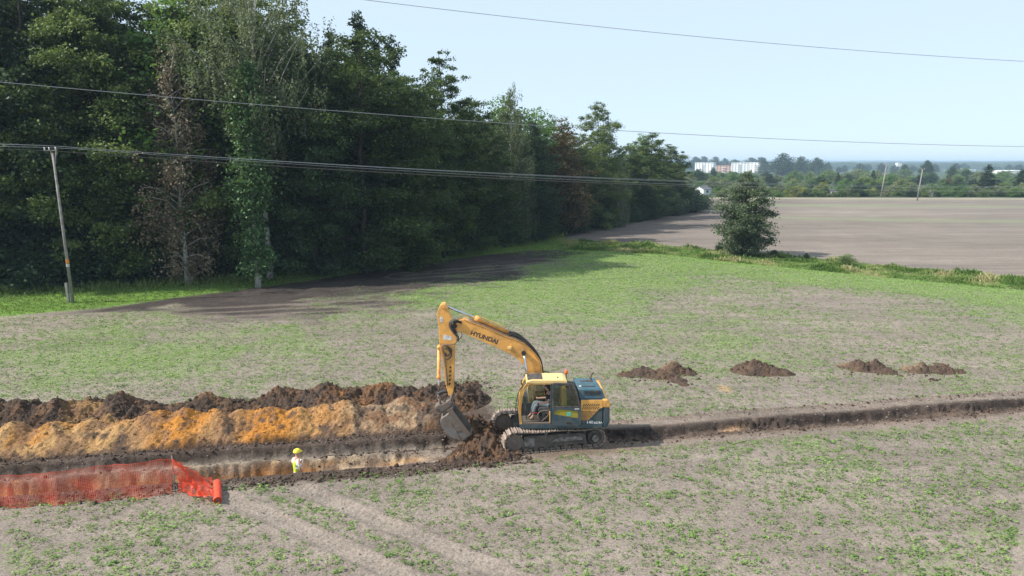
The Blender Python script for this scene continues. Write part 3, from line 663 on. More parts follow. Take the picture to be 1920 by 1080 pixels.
# ---- the wood: marked trees of the front row
front = [  # kind, image x, distance, top y, width factor, label
 ('dark', 20, 63, -90, 1.15, 'tall dark deciduous tree at the far left end of the wood'),
 ('alder', 150, 62.5, -70, 1.0, 'tall green deciduous tree with sunlit side, left of the brown dead birch'),
 ('dead', 315, 61.5, 66, 1.05, 'withered birch with rusty brown leaves among the green trees'),
 ('birch_big', 472, 64.5, -60, 1.0, 'tall grey green birch with white limbs above the ivy column'),
 ('ivy', 458, 60.2, 112, .95, 'pale trunk wrapped in glossy dark green ivy, a narrow column'),
 ('dark', 575, 66.5, 95, 1.0, 'dark rounded tree right of the ivy covered trunk'),
 ('alder2', 668, 68.5, 50, 1.25, 'big broad tree with sunlit crown, tallest in the middle of the wood'),
 ('alder2', 748, 74.5, 128, 1.1, 'dark green tree just right of the broad sunlit tree'),
 ('alder', 826, 79, 96, .95, 'pointed grey green tree standing right of the broad sunlit tree'),
 ('alder2', 884, 84.5, 178, 1.15, 'mid height tree on the sloping skyline of the wood, dull green'),
 ('birch', 960, 92, 158, .75, 'slim birch whose pale tip rises above the skyline of the wood'),
 ('dark', 1000, 95, 225, .85, 'dark tree in the wood under the bright green crowns'),
 ('copper', 1060, 106, 226, 1.05, 'copper brown tree near the right end of the wood'),
 ('alder2', 1122, 116, 188, .85, 'upright dark green tree standing tall right of the copper one'),
 ('birch', 1162, 118, 290, .8, 'pale yellowish weeping birch at the right part of the wood'),
 ('alder2', 1222, 136, 246, 1.25, 'rounded green tree at the right end of the wood'),
 ('alder2', 1258, 150, 268, 1.15, 'last dark tree at the right end of the wood'),
]
for k, px, Y, top, wf, lab in front:
    x, zt = pix(px, top, Y); place(k, x, Y, zt, wf, lab)
for px, Y, top, wf, lab in ((330, 66.5, 0, 1.25, 'bright green crown rising behind the brown dead birch'), (945, 104, 178, 1.2, 'bright green locust crown on the skyline left of the slim birch'), (1005, 110, 205, 1.2, 'bright green locust crown on the skyline right of the slim birch'), (1038, 118, 218, 1.0, 'small light green crown left of the tall upright tree'), (1205, 150, 252, 1.1, 'light green crown behind the rounded end tree')):
    x, zt = pix(px, top, Y); place('bright', x, Y, zt, wf, lab)
for px, Y, top, lab in ((607, 84, 58, 'narrow spruce tip just left of the broad sunlit tree'), (683, 83, 28, 'spruce whose spire is the highest over the broad sunlit tree'), (742, 87, 70, 'spruce with a bare looking spire right of the highest spire'), (712, 92, 62, 'spruce tip between two taller spires')):
    x, zt = pix(px, top, Y); place('spruce', x, Y, zt, 1.0, lab)
# ---- the rest of the wood, an even mass
G = 'trees filling the dark wood'
def edge_y(x): return float(np.interp(x, [-120, -70, -42, -24, -7, 7, 20, 39], [50, 54, 63, 68, 86, 108, 130, 158]))
def skytop(px):  # image y of the skyline of the wood
    return float(np.interp(px, [-400, 520, 570, 640, 740, 800, 870, 940, 1040, 1100, 1180, 1265, 1290], [-150, -40, 75, 70, 120, 150, 190, 225, 240, 245, 265, 275, 330]))
wood = []
for row, (off, sp) in enumerate(((0.5, 5.2), (6, 6.0), (13, 6.6), (22, 8.0))):
    x = -78.0
    while x < 40:
        yy = edge_y(x) + off + random.uniform(-1.3, 1.3); xx = x + random.uniform(-.8, .8)
        pxx = 960 + FF * xx / (yy * .985 + 1.4)
        kk = random.choices(['dark', 'alder', 'alder2', 'birch'], [4, 3, 4, .5 if row else .15])[0]
        top = skytop(pxx) + random.uniform(5, 45) + (0 if row else 25)
        zt = H + (305 - top) / FF * yy / math.cos(P_) if top < 900 else 10
        zt = min(max(zt, 7.5), 27)
        if row == 0: yy += random.choice([0, 1.5, 3.5])
        if row == 0 and (250 < pxx < 390 or 415 < pxx < 515): x += 2.0; continue
        if pxx < 1275: wood.append((kk, xx, yy, zt))
        x += sp * (1.0 if x < 0 else .85) * random.uniform(.85, 1.15)
LBL = {'dark': 'dark green tree in the crowded mass of the wood', 'alder': 'mid green leafy tree in the crowded mass of the wood', 'alder2': 'mid green leafy tree in the crowded mass of the wood', 'birch': 'grey green drooping tree in the crowded mass of the wood'}
for kk, xx, yy, zt in wood: place(kk, xx, yy, zt, random.uniform(.95, 1.2), LBL[kk], 'tree', G + (', ' + {'dark': 'dark', 'birch': 'drooping'}.get(kk, 'leafy')))
# understory along the edge
xs = -46.0; ns = 0
while xs < 38:
    yy = edge_y(xs) - random.uniform(.6, 2.6); place('shrub', xs, yy, random.uniform(2.2, 5.2), random.uniform(.9, 1.5), 'dark green undergrowth shrub at the foot of the wood', 'shrub', 'undergrowth shrubs along the edge of the wood'); xs += random.uniform(1.3, 2.5)
x, z = pix(1300, 372, 165); place('shrub', x, 165, 4.6, 1.7, 'spreading shrub just beyond the last tree of the wood', 'shrub', rz=1)
x, z = pix(1275, 372, 158); place('shrub', x, 156, 5.0, 1.6, 'taller round shrub leaning on the last tree of the wood', 'shrub', rz=2)
# the lone tree by the verge
place('lone', 26.1, 80.9, 9.25, 1.0, 'lone dark bushy tree standing on the verge between the two fields', 'tree', rz=.4)
# small bushes on the verge
for px, py, h_, lab in ((1588, 498, 1.3, 'rounded green bush on the verge, largest right of the lone tree'), (1512, 485, .7, 'thin brownish bush on the verge right of the lone tree'), (1452, 482, .9, 'low dark bush at the right foot of the lone tree'), (1352, 470, 1.0, 'low bush at the left foot of the lone tree')):
    a = (px - 960) / FF; b = (540 - py) / FF; rz_ = -math.sin(P_) + b * math.cos(P_); s_ = -H / rz_; X_ = a * s_; Y_ = (math.cos(P_) + b * math.sin(P_)) * s_
    place('bush' if 'green' in lab else 'shrub', X_, Y_, h_ * .95, 1.3 if 'brown' not in lab else 1.0, lab, 'bush')

# ------------------------------------------------------------------ weeds on the field, grass on the verges
def weeds():
    V = []; Fs = []; T = []; rs = np.random.default_rng(5)
    # candidate points inside the view
    n = 520000
    t = np.sqrt(rs.uniform(16.5 ** 2, 88 ** 2, n)); x = rs.uniform(-.76, .76, n) * t; y = t
    c, g, z = colour_fn(x, y)
    p = np.clip(g * 1.25 - .15, .05, 1) * (g > .02)
    cl = fbm(x, y, 1.5, 303, 3); fg = 1 - sstep(26, 34, t); lo = lerp(.66, .34, fg); p = np.clip(p * (lo + (1 - lo) * sstep(.44, .56, .5 * cl + .5 * fbm(x, y, 3.6, 304, 2) + (g - .4) * .16)) * (1 + 1.1 * fg) * lerp(.9, 1, fg), 0, .95)
    k = rs.uniform(0, 1, n) < p
    x = x[k]; y = y[k]; t = t[k]; cl = cl[k]; z0 = height(x, y)
    m = len(x)
    size = rs.gamma(4, .0125, m).clip(.018, .12) * np.interp(t, [17, 30, 45, 88], [.86, .82, .82, 1.05])
    nleaf = 6
    P = np.repeat(np.stack([x, y, z0 + .005], -1), nleaf, 0)
    az = rs.uniform(0, 6.283, m * nleaf); el = rs.uniform(-.05, .55, m * nleaf)
    D = np.stack([np.cos(az) * np.cos(el), np.sin(az) * np.cos(el), np.sin(el)], -1)
    L = np.repeat(size, nleaf) * rs.uniform(.7, 1.3, m * nleaf)
    st = D * (L * .5)[:, None]; st[:, 2] += L * .5
    Vq, Fq = leaf_quads(P + st * .8, D * np.array([1, 1, .4]), L, L * .62, rs)
    tint = np.repeat(np.clip(rs.normal(.48, .17, m) + (cl - .5) * .4 + np.clip(g[k] - .62, 0, .4) * 1.3, 0, 1), nleaf) + rs.normal(0, .08, m * nleaf)
    me = np_mesh('weed_seedlings', Vq, Fq); add_attr(me, 'tint', np.clip(tint, 0, 1), 'FACE')
    tag(link('weed_seedlings', me, M['leaf_weed']), 'small green weed seedlings speckling the grey brown field', 'weeds', kind='stuff')
    print('weeds', m)
weeds()
def grass():
    rs = np.random.default_rng(6)
    n = 420000; t = np.sqrt(rs.uniform(46 ** 2, 118 ** 2, n)); x = rs.uniform(-.75, .75, n) * t; y = t
    c, g, z = colour_fn(x, y)
    u_ = z['vm'] * (1 - z['bey']); w_ = z['gm'] * (1 - z['wood'] * .6)
    tall = fbm(x, y, .55, 311, 3)
    p = np.clip(u_ * (.4 + tall) + w_ * .55, 0, 1)
    k = rs.uniform(0, 1, n) < p * .55
    x = x[k]; y = y[k]; t = t[k]; tall = tall[k]; uu = u_[k]; m = len(x)
    dry = fbm(x, y, .42, 312, 3)
    hgt = (.08 + .34 * np.clip((tall - .42) * 3, 0, 1) * uu + .04) * rs.uniform(.6, 1.4, m)
    e = edge = np.interp(x, [-60, -42, -24, -7, 7, 20], [58, 60, 66, 84, 104, 128]); hgt += .5 * sstep(-7, -1, y - e) * (1 - uu) * rs.uniform(.2, 1.2, m)
    nleaf = 4
    P = np.repeat(np.stack([x, y, height(x, y)], -1), nleaf, 0) + np.concatenate([rs.normal(0, .07, (m * nleaf, 2)), np.zeros((m * nleaf, 1))], 1)
    D = rs.normal(0, .35, (m * nleaf, 3)) + np.array([0, 0, 1.0]); L = np.repeat(hgt, nleaf) * rs.uniform(.6, 1.3, m * nleaf)
    Vq, Fq = leaf_quads(P, D, L, np.maximum(L * .28, .06), rs)
    ti = np.clip(.28 + (dry - .47) * 2.6 * np.repeat(1, m) * uu + .15 * (1 - uu), 0, .95)
    tint = np.repeat(ti, nleaf) + rs.normal(0, .1, m * nleaf)
    me = np_mesh('verge_grass', Vq, Fq); add_attr(me, 'tint', np.clip(tint, 0, 1), 'FACE')
    tag(link('verge_grass', me, M['leaf_grass']), 'rough green and straw coloured grass on the verges of the field', 'grass', kind='stuff')
    print('grass', m)
grass()

# ------------------------------------------------------------------ the green belt beyond the far field
def far(kind, px, Y, top, wf, label, group=None, cat='tree', name=None):
    x, zt = pix(px, top, Y); g0 = float(zlarge(np.array(x), np.array(float(Y)))); place(kind, x, Y, max(zt - g0, 1.5), wf, label, cat, group, name=name)
for a in [
 ('gr_spruce', 1856, 262, 309, 1.5, 'broad dark spruce standing in the green belt near the right edge'),
 ('gr_spruce', 1917, 255, 318, 1.5, 'dark spruce in the green belt cut by the right edge'),
 ('gr_spruce', 1638, 330, 319, 1.2, 'small spruce left of the two wooden poles'),
 ('gr_spruce', 1572, 320, 323, 1.0, 'bluish spruce in the middle of the green belt'),
 ('gr_dark', 1613, 236, 339, 1.2, 'round dark bush tree at the front of the green belt, left of the poles'),
 ('gr_big', 1740, 520, 300, .75, 'tall tree rising behind the right wooden pole'),
 ('gr_big', 1697, 640, 308, .7, 'round crowned tree beside the small white tower'),
 ('gr_dark', 1787, 480, 311, .8, 'dark round tree alone above the belt, right of the poles'),
 ('gr_dark', 1310, 370, 317, 1.2, 'dark purplish tree in front of the left white apartment block'),
 ('gr_dark', 1337, 420, 314, .7, 'dark upright tree right of the purplish one, before the apartments'),
 ('gr_yellow', 1359, 240, 356, 1.0, 'small yellow bush right of the white shed'),
 ('gr_yellow', 1508, 236, 350, 1.0, 'yellow green bush at the front edge of the green belt'),
 ('gr_yellow', 1638, 232, 352, 1.1, 'yellow bush just left of the first wooden pole'),
 ('gr_yellow', 1590, 234, 353, 1.0, 'yellowish bush left of the round dark bush tree'),
 ('gr_bright', 1672, 300, 327, 1.5, 'large bright green tree between the two wooden poles'),
 ('gr_bright', 1490, 420, 321, 1.3, 'bright yellow green crown in the upper middle of the green belt'),
 ('gr_red', 1893, 236, 359, 1.0, 'reddish bush at the right end of the green belt'),
 ('gr_red', 1780, 330, 334, 1.2, 'reddish brown tree right of the second pole'),
 ('gr_big', 1470, 760, 287, 1.1, 'highest round tree behind the apartments, on the left of a group'),
 ('gr_big', 1503, 800, 293, 1.0, 'broad distant tree in the middle of a group right of the apartments'),
 ('gr_big', 1533, 780, 295, 1.0, 'broad distant tree at the right end of a group right of the apartments'),
 ('gr_big', 1432, 900, 296, .7, 'small distant tree right behind the apartments'),
 ]:
    far(a[0], a[1], a[2], a[3], a[4], a[5], cat='bush' if 'bush' in a[5] and 'tree' not in a[5] else 'tree')
GT = 'garden trees of the green belt beyond the far field'
rr = random.Random(4)
GL = {'gr_round': 'mid green leafy garden tree somewhere in the wide green belt', 'gr_olive': 'olive green garden tree somewhere in the wide green belt', 'gr_bright': 'fresh bright green garden tree somewhere in the wide green belt', 'gr_dark': 'dark green garden tree somewhere in the wide green belt', 'gr_yellow': 'small yellow green bush somewhere in the wide green belt', 'gr_big': 'large hazy dark tree on the back line of the green belt'}
for (Y0, Y1, n, t0, t1) in ((222, 230, 60, 352, 361), (224, 240, 44, 345, 357), (240, 262, 34, 338, 352), (270, 310, 34, 330, 345), (330, 390, 34, 323, 338), (410, 500, 34, 317, 330), (520, 640, 30, 313, 323)):
    for i in range(n):
        px = 1262 + (1950 - 1262) * (i + rr.uniform(-.4, 1.2)) / n; Y = rr.uniform(Y0, Y1)
        if Y < 262 and 1296 < px < 1345: continue
        k = rr.choices(['gr_round', 'gr_olive', 'gr_bright', 'gr_dark', 'gr_yellow'], [5, 5, 3, 2.4, .6 if Y < 300 else 0])[0]
        top = rr.uniform(t0, t1)
        if px < 1440: top = max(top, 321 if Y > 400 else 324)
        far(k, px, Y, top, rr.uniform(1.0, 1.6), GL[k], GT + ', ' + k[3:] + ' kind')
for i in range(38):
    px = 1268 + (1950 - 1268) * (i + rr.uniform(-.3, 1.3)) / 38; Y = rr.uniform(900, 1450)
    top = rr.uniform(305, 313) if px > 1560 else rr.uniform(303, 310)
    if 1300 < px < 1440: top = rr.uniform(292, 299); Y = rr.uniform(1180, 1350)
    far('gr_big', px, Y, top, rr.uniform(.9, 1.4), 'hazy far away tree on the back line of the green belt', 'far hazy trees at the back of the green belt')
def woods(name, Y, x0, x1, top, dep, label, seed, step=7):
    xs = np.arange(x0, x1, step); rows = [(-.5, 0), (-.45, .7), (-.3, .95), (0, 1.0), (.3, .95), (.5, 0)]
    V = []
    for k, (dy, f) in enumerate(rows):
        yy = Y + dy * dep + (fbm(xs, xs * 0 + k, .01, seed, 3) - .5) * dep * .6
        zz = -4 + (top + 4) * f * (.72 + .5 * fbm(xs, xs * 0 + k * 2.7, .02, seed + k, 5, .6)) if f else np.full(len(xs), -4.6)
        V.append(np.stack([xs, yy, zz], -1))
    V = np.concatenate(V); n = len(xs); idx = np.arange(n * len(rows)).reshape(len(rows), n)
    F = np.stack([idx[:-1, :-1], idx[:-1, 1:], idx[1:, 1:], idx[1:, :-1]], -1).reshape(-1, 4)
    me = np_mesh(name, V, F); tag(link(name, me, M['woods']), label, 'distant wood', kind='stuff')
M['woods'] = paint('woods', (.030, .055, .040), .95, (.05, .08, .05), .6, .02, bump=.0)
woods('far_woods', 1650, 250, 1600, 11.0, 60, 'nearer hazy line of woods below the horizon', 401)
woods('far_woods', 2500, 300, 2400, 13.5, 120, 'middle blue line of woods below the horizon', 402)
woods('far_woods', 4200, 300, 4200, 17.0, 400, 'blue line of woods just below the horizon', 403, 14)
woods('far_woods', 6000, 300, 6000, 27.0, 600, 'pale blue line of woods on the horizon', 404, 20)

# ------------------------------------------------------------------ small shape helpers
def box_bm(bm, c, s, rot=None):
    r = bmesh.ops.create_cube(bm, size=1); vs = r['verts']
    mt = Matrix.Translation(c) @ (rot if rot is not None else Matrix.Identity(4)) @ Matrix.Diagonal((*s, 1))
    bmesh.ops.transform(bm, matrix=mt, verts=vs); return vs
def bev(bm, w, seg=2):
    bmesh.ops.recalc_face_normals(bm, faces=bm.faces[:])
    es = [e for e in bm.edges if len(e.link_faces) == 2 and e.calc_face_angle(0) > .5]
    if w > 0 and es: bmesh.ops.bevel(bm, geom=es, offset=w, segments=seg, affect='EDGES', profile=.6, clamp_overlap=True)
def box(name, x0, x1, y0, y1, z0, z1, m, parent=None, bw=.0):
    bm = bmesh.new(); box_bm(bm, ((x0 + x1) / 2, (y0 + y1) / 2, (z0 + z1) / 2), (x1 - x0, y1 - y0, z1 - z0))
    bev(bm, bw); return bm_obj(name, bm, m, parent)
def prism_bm(bm, poly, v0, v1):
    a = [bm.verts.new((x, v0, z)) for x, z in poly]; b = [bm.verts.new((x, v1, z)) for x, z in poly]
    n = len(poly); bm.faces.new(a); bm.faces.new(b[::-1])
    for i in range(n): bm.faces.new((a[i], b[i], b[(i + 1) % n], a[(i + 1) % n]))
def prism(name, poly, v0, v1, m, parent=None, bw=.0, seg=2, smooth=False):
    bm = bmesh.new(); prism_bm(bm, poly, v0, v1); bev(bm, bw, seg); return bm_obj(name, bm, m, parent, smooth)
def cyl_bm(bm, p0, p1, r, seg=16): tube_bm(bm, [p0, p1], r, seg)
def cyl(name, p0, p1, r, m, parent=None, seg=16):
    bm = bmesh.new(); cyl_bm(bm, p0, p1, r, seg); return bm_obj(name, bm, m, parent)
def tube(name, pts, r, m, parent=None, seg=8, smooth=True):
    bm = bmesh.new(); tube_bm(bm, pts, r, seg); return bm_obj(name, bm, m, parent, smooth)
def crv(pts, n=6):
    """Catmull-Rom through pts"""
    P = [Vector(p) for p in pts]; P = [P[0] * 2 - P[1]] + P + [P[-1] * 2 - P[-2]]; out = []
    for i in range(1, len(P) - 2):
        for k in range(n):
            t = k / n; a, b, c, d = P[i - 1:i + 3]
            out.append(.5 * ((2 * b) + (c - a) * t + (2 * a - 5 * b + 4 * c - d) * t * t + (3 * b - a - 3 * c + d) * t ** 3))
    out.append(P[-2]); return out
def text_mesh(name, s, size, m, parent, mtx, ext=.004, bold=.0, sx=1.0):
    cu = bpy.data.curves.new(name, 'FONT'); cu.body = s; cu.size = size; cu.extrude = ext; cu.offset = bold; cu.align_x = 'LEFT'
    o = bpy.data.objects.new(name + '_c', cu); COL.objects.link(o)
    dg = bpy.context.evaluated_depsgraph_get(); me = bpy.data.meshes.new_from_object(o.evaluated_get(dg))
    bpy.data.objects.remove(o); me.materials.clear()
    r = link(name, me, m, parent); r.matrix_local = mtx @ Matrix.Diagonal((sx, 1, 1, 1)); return r

# ------------------------------------------------------------------ far buildings
M['white_wall'] = paint('white_wall', (.80, .80, .79), .8, (.6, .6, .58), .15, .3)
M['grey_roof'] = paint('grey_roof', (.13, .14, .16), .8, (.2, .2, .2), .2, .5)
M['pink_wall'] = paint('pink_wall', (.62, .38, .28), .85, (.5, .3, .22), .2, .3)
M['red_roof'] = paint('red_roof', (.42, .17, .11), .85, (.3, .12, .09), .2, .3)
M['dark_glass'] = paint('dark_glass', (.05, .06, .07), .25, (.08, .08, .08), .1, 1)
def block(name, px, Y, wd, dp, ht, rz, cols, rows, label, mw='white_wall', side_cols=4, mr='grey_roof'):
    x, _ = pix(px, 305, Y); g0 = float(zlarge(np.array(x), np.array(float(Y)))) - .2
    r = empty(name, (x, Y, g0), rz, label, 'building')
    box('wall', -wd / 2, wd / 2, -dp / 2, dp / 2, 0, ht, M[mw], r)
    box('roof', -wd / 2 - .3, wd / 2 + .3, -dp / 2 - .3, dp / 2 + .3, ht + .003, ht + .35, M['white_wall'] if mr == 'grey_roof' else M[mr], r)
    st = ht / rows; wme = None
    for j in range(rows):
        for i in range(cols):
            xx = -wd / 2 + wd * (i + .5) / cols; zz = st * (j + .55)
            if wme is None: w0 = box('window', -wd / cols * .17, wd / cols * .17, -.08, .08, -st * .22, st * .2, M['dark_glass'], r); wme = w0.data; w0.location = (xx, -dp / 2 - .03, zz)
            else:
                o = bpy.data.objects.new('window', wme); COL.objects.link(o); o.parent = r; o.location = (xx, -dp / 2 - .03, zz)
        for i in range(side_cols):
            for sx in (-1, 1):
                o = bpy.data.objects.new('window', wme); COL.objects.link(o); o.parent = r
                o.location = (sx * (wd / 2 + .03), -dp / 2 + dp * (i + .5) / side_cols, st * (j + .55)); o.rotation_euler = (0, 0, math.pi / 2)
        for i in range(2, cols, 4):
            xx = -wd / 2 + wd * (i + .5) / cols
            box('balcony', xx - wd / cols * .45, xx + wd / cols * .45, -dp / 2 - 1.5, -dp / 2 - .1, st * j + st * .03, st * j + st * .33, M['white_wall'], r)
    return r
block('apartment_block', 1323, 1050, 26, 17, 14.6, math.radians(-28), 6, 5, 'white flat roofed apartment block, the left one of two beyond the green belt')
block('apartment_block', 1389, 1050, 25, 15, 14.6, math.radians(-20), 6, 5, 'white flat roofed apartment block, middle one, right of the salmon building')
block('apartment_block', 1419, 1085, 24, 14, 14.8, math.radians(-35), 5, 5, 'white apartment block with shaded bays, at the right end of the row')
block('salmon_building', 1357, 1090, 22, 12, 10.6, math.radians(-15), 5, 3, 'low salmon coloured building between the white apartment blocks', 'pink_wall', 3, 'red_roof')
def hall(px, Y, wd, dp, ht, lab, name='warehouse'):
    x, _ = pix(px, 305, Y); g0 = float(zlarge(np.array(x), np.array(float(Y)))) - .2
    r = empty(name, (x, Y, g0), 0, lab, 'warehouse' if name == 'warehouse' else 'tower')
    box('wall', -wd / 2, wd / 2, -dp / 2, dp / 2, 0, ht, M['white_wall'], r)
    prism('roof', [(-wd / 2 - .3, ht + .003), (wd / 2 + .3, ht + .003), (wd / 2 + .3, ht + .3), (0, ht + .9), (-wd / 2 - .3, ht + .3)], -dp / 2 - .3, dp / 2 + .3, M['white_wall'], r)
    for i in range(4):
        xx = -wd / 2 + wd * (i + .5) / 4; box('window', xx - wd * .05, xx + wd * .05, -dp / 2 - .06, -dp / 2 + .05, ht * .35, ht * .6, M['dark_glass'], r)
hall(1906, 800, 30, 20, 5.6, 'long white warehouse roof beyond the belt at the right edge')
hall(1882, 1000, 22, 18, 3.6, 'white warehouse left of the longer one, near the right edge')
hall(1805, 1250, 34, 20, 3.4, 'very low pale warehouse between the round dark tree and the broad spruce')
hall(1685, 1400, 8, 8, 13.5, 'small white tower on the horizon between the two wooden poles', 'white_tower')
# white garden shed with a grey gable roof
def shed(px, Y, rz, wd, ln, ht, lab):
    x, _ = pix(px, 305, Y)
    r = empty('garden_shed', (x, Y, -.05), rz, lab, 'shed')
    prism('wall', [(-wd / 2, 0), (wd / 2, 0), (wd / 2, ht), (0, ht + .9), (-wd / 2, ht)], 0, ln, M['white_wall'], r)
    for s in (-1, 1):
        bm = bmesh.new(); prism_bm(bm, [(s * (wd / 2 + .25), ht - .06), (s * (wd / 2 + .25), ht + .05), (0, ht + 1.07), (0, ht + .95)], -.2, ln + .2); bm_obj('roof', bm, M['grey_roof'], r)
    box('door', -.4, .4, -.04, .02, .02, 1.7, M['grey_roof'], r); box('window', wd / 2 - .01, wd / 2 + .04, ln * .35, ln * .6, .8, 1.5, M['dark_glass'], r)
shed(1312, 236, math.radians(-42), 3.6, 5.6, 1.9, 'small white garden shed with grey gable roof at the edge of the far field')
shed(1560, 229, math.radians(-60), 1.7, 2.0, 1.2, 'tiny pale shed half hidden in the green belt, left of the poles')
shed(1752, 224, math.radians(-20), .9, 1.0, .9, 'tiny white hut at the foot of the belt right of the second pole')

# ------------------------------------------------------------------ poles and overhead wires
M['insul'] = paint('insulator', (.55, .55, .52), .3, (.3, .25, .2), .2, 5)
M['orange_band'] = paint('orange_band', (.75, .28, .03), .6); M['white_band'] = paint('white_band', (.7, .7, .68), .6)
M['wire'] = paint('wire', (.30, .31, .33), .4, (.2, .2, .2), .2, 1, metal=.6); M['dwire'] = paint('dark_wire', (.07, .07, .075), .6)
def pole(loc, h, lab, lean=(0, 0), r0=.15, band=False, arm=.9, az=0):
    r = empty('utility_pole', loc, az, lab, 'utility pole'); r.rotation_euler = (lean[0], lean[1], az)
    tube('shaft', [(0, 0, -.4), (0, 0, h * .5), (0, 0, h)], [r0, r0 * .82, r0 * .66], M['pole_wood'], r, 12)
    bm = bmesh.new()
    tube_bm(bm, [(.0, .0, h - 1.1), (arm * .48, 0, h + .25)], .045, 6); tube_bm(bm, [(0, 0, h - 1.1), (-arm * .2, 0, h + .2)], .045, 6)
    tube_bm(bm, [(-arm, 0, h + .18), (arm * .6, 0, h + .18)], .028, 6); bm_obj('crossarm', bm, M['pole_wood'], r)
    for dx in (-arm * .9, -arm * .35, arm * .4):
        tube('insulator', [(dx, 0, h + .18), (dx, 0, h + .28), (dx, 0, h + .32), (dx, 0, h + .42)], [.02, .06, .035, .05], M['insul'], r, 8)
    if band:
        tube('orange_band', [(0, 0, 3.0), (0, 0, 3.32)], r0 * .93 + .012, M['orange_band'], r, 12, False); tube('white_band', [(0, 0, 2.76), (0, 0, 2.96)], r0 * .94 + .012, M['white_band'], r, 12, False)
        box('stub_post', -.55, -.38, .15, .32, -.3, 1.5, M['pole_wood'], r, .01)
    return r
pole((-33.05, 53.05, 0), 11.1, 'tall grey wooden utility pole with orange and white bands, in front of the wood', (0, math.radians(-1.6)), .118, True, arm=.62)
pole((112.5, 220.4, 0), 9.7, 'leaning wooden utility pole at the edge of the far field, left one of two', (0, math.radians(5)), .22, arm=1.3)
pole((113.1, 201.6, 0), 8.6, 'leaning wooden utility pole at the edge of the far field, right one of two', (0, math.radians(4.5)), .20, arm=1.3)
pole((63.8, 80.2, 0), 7.1, 'utility pole outside the picture on the right that carries the bundle of wires')
def wire(PA, PB, c, s0, s1, off0, off1, r, m, lab, grp=None, left=None):
    pts = []
    for s in np.linspace(s0, s1, 60):
        o = [off0[i] + (off1[i] - off0[i]) * max(s, 0) for i in range(3)]
        z = np.polyval(c, s) if s > 0 or left is None else c[2] + left * s
        pts.append((PA[0] + s * (PB[0] - PA[0]) + o[0], PA[1] + s * (PB[1] - PA[1]) + o[1], z + o[2]))
    t = tube('overhead_wire', pts, r, M[m], None, 6); tag(t, lab, 'power line', grp)
BA, BB, BC = (-33.77, 53.5), (63.78, 80.0), (3.797, -7.988, 11.474)
BG = 'bundle of overhead wires carried by the banded pole'
wire(BA, BB, BC, -.3, 1, (-.7, -.3, .20), (0, .6, .55), .016, 'wire', 'thin pale overhead wire in the bundle that the banded pole carries', BG, -2)
wire(BA, BB, BC, -.3, 1, (0, -.1, .16), (0, -.2, .40), .016, 'wire', 'thin pale overhead wire in the bundle that the banded pole carries', BG, -2)
wire(BA, BB, BC, -.3, 1, (.9, .1, .0), (0, .3, .02), .016, 'wire', 'thin pale overhead wire in the bundle that the banded pole carries', BG, -2)
wire(BA, BB, BC, -.3, 1, (-.7, -.3, -.16), (0, -.3, -.08), .026, 'dwire', 'thickest and lowest cable of the wire bundle, dark against the far field', None, -2)
wire((-26.11, 35.), (47.83, 60.), (3.039, -5.715, 14.327), -.3, 1.25, (0, 0, 0), (0, 0, 0), .017, 'wire', 'single overhead wire sagging across the wood and into the pale sky at mid height')
wire((-18.65, 25.), (31.89, 40.), (2.437, -4.360, 17.483), -.3, 1.4, (0, 0, 0), (0, 0, 0), .011, 'wire', 'highest overhead wire, crossing only the sky at the top right')

# ------------------------------------------------------------------ orange safety net fence, post and roll
def netmat():
    m, nt, b = newmat('orange_net')
    n = noise(nt, 3, 3); c = mixc(nt, n.outputs[0], (.80, .075, .03), (.88, .14, .05)); nt.links.new(c, b.inputs['Base Color']); b.inputs['Roughness'].default_value = .4
    tr = N(nt, 'ShaderNodeBsdfTranslucent'); nt.links.new(c, tr.inputs[0]); mx = N(nt, 'ShaderNodeMixShader'); mx.inputs[0].default_value = .45
    nt.links.new(b.outputs[0], mx.inputs[1]); nt.links.new(tr.outputs[0], mx.inputs[2]); nt.links.new(mx.outputs[0], nt.nodes['Material Output'].inputs[0]); return m
M['net'] = netmat()
M['net_dusty'] = paint('dusty_net', (.78, .10, .045), .45, (.5, .13, .08), .3, 4)
def net(name, fn, nu_, nv_, wd, m, parent, sub=2):
    """lattice of flat strands over the surface fn(s,t), s and t in 0..1"""
    V = []; Fq = []
    def strip(pts, offs):
        b = len(V)
        for p, o in zip(pts, offs): V.append(p - o); V.append(p + o)
        for i in range(len(pts) - 1): Fq.append((b + 2 * i, b + 2 * i + 1, b + 2 * i + 3, b + 2 * i + 2))
    for j in range(nv_ + 1):
        t = j / nv_; pts = [np.array(fn(i / nu_, t)) for i in range(nu_ + 1)]; k = wd * (2.0 if j in (0, nv_) else 1)
        up = [np.array(fn(i / nu_, min(t + .02, 1))) - np.array(fn(i / nu_, max(t - .02, 0))) for i in range(nu_ + 1)]
        strip(pts, [u_ / max(np.linalg.norm(u_), 1e-6) * k / 2 for u_ in up])
    for i in range(nu_ + 1):
        s = i / nu_; pts = [np.array(fn(s, j / nv_)) for j in range(nv_ + 1)]
        a = np.array(fn(min(s + .01, 1), .5)) - np.array(fn(max(s - .01, 0), .5)); a /= max(np.linalg.norm(a), 1e-6)
        n_ = np.cross(a, [0, 0, 1]); n_ /= max(np.linalg.norm(n_), 1e-6)
        strip([p + n_ * .002 for p in pts], [a * wd / 2] * len(pts))
    me = np_mesh(name, np.array(V), np.array(Fq)); return link(name, me, m, parent)
fen = empty('safety_fence', (-10.77, 21.45, 0), 0, 'orange plastic safety net fence strung beside the open trench', 'safety fence')
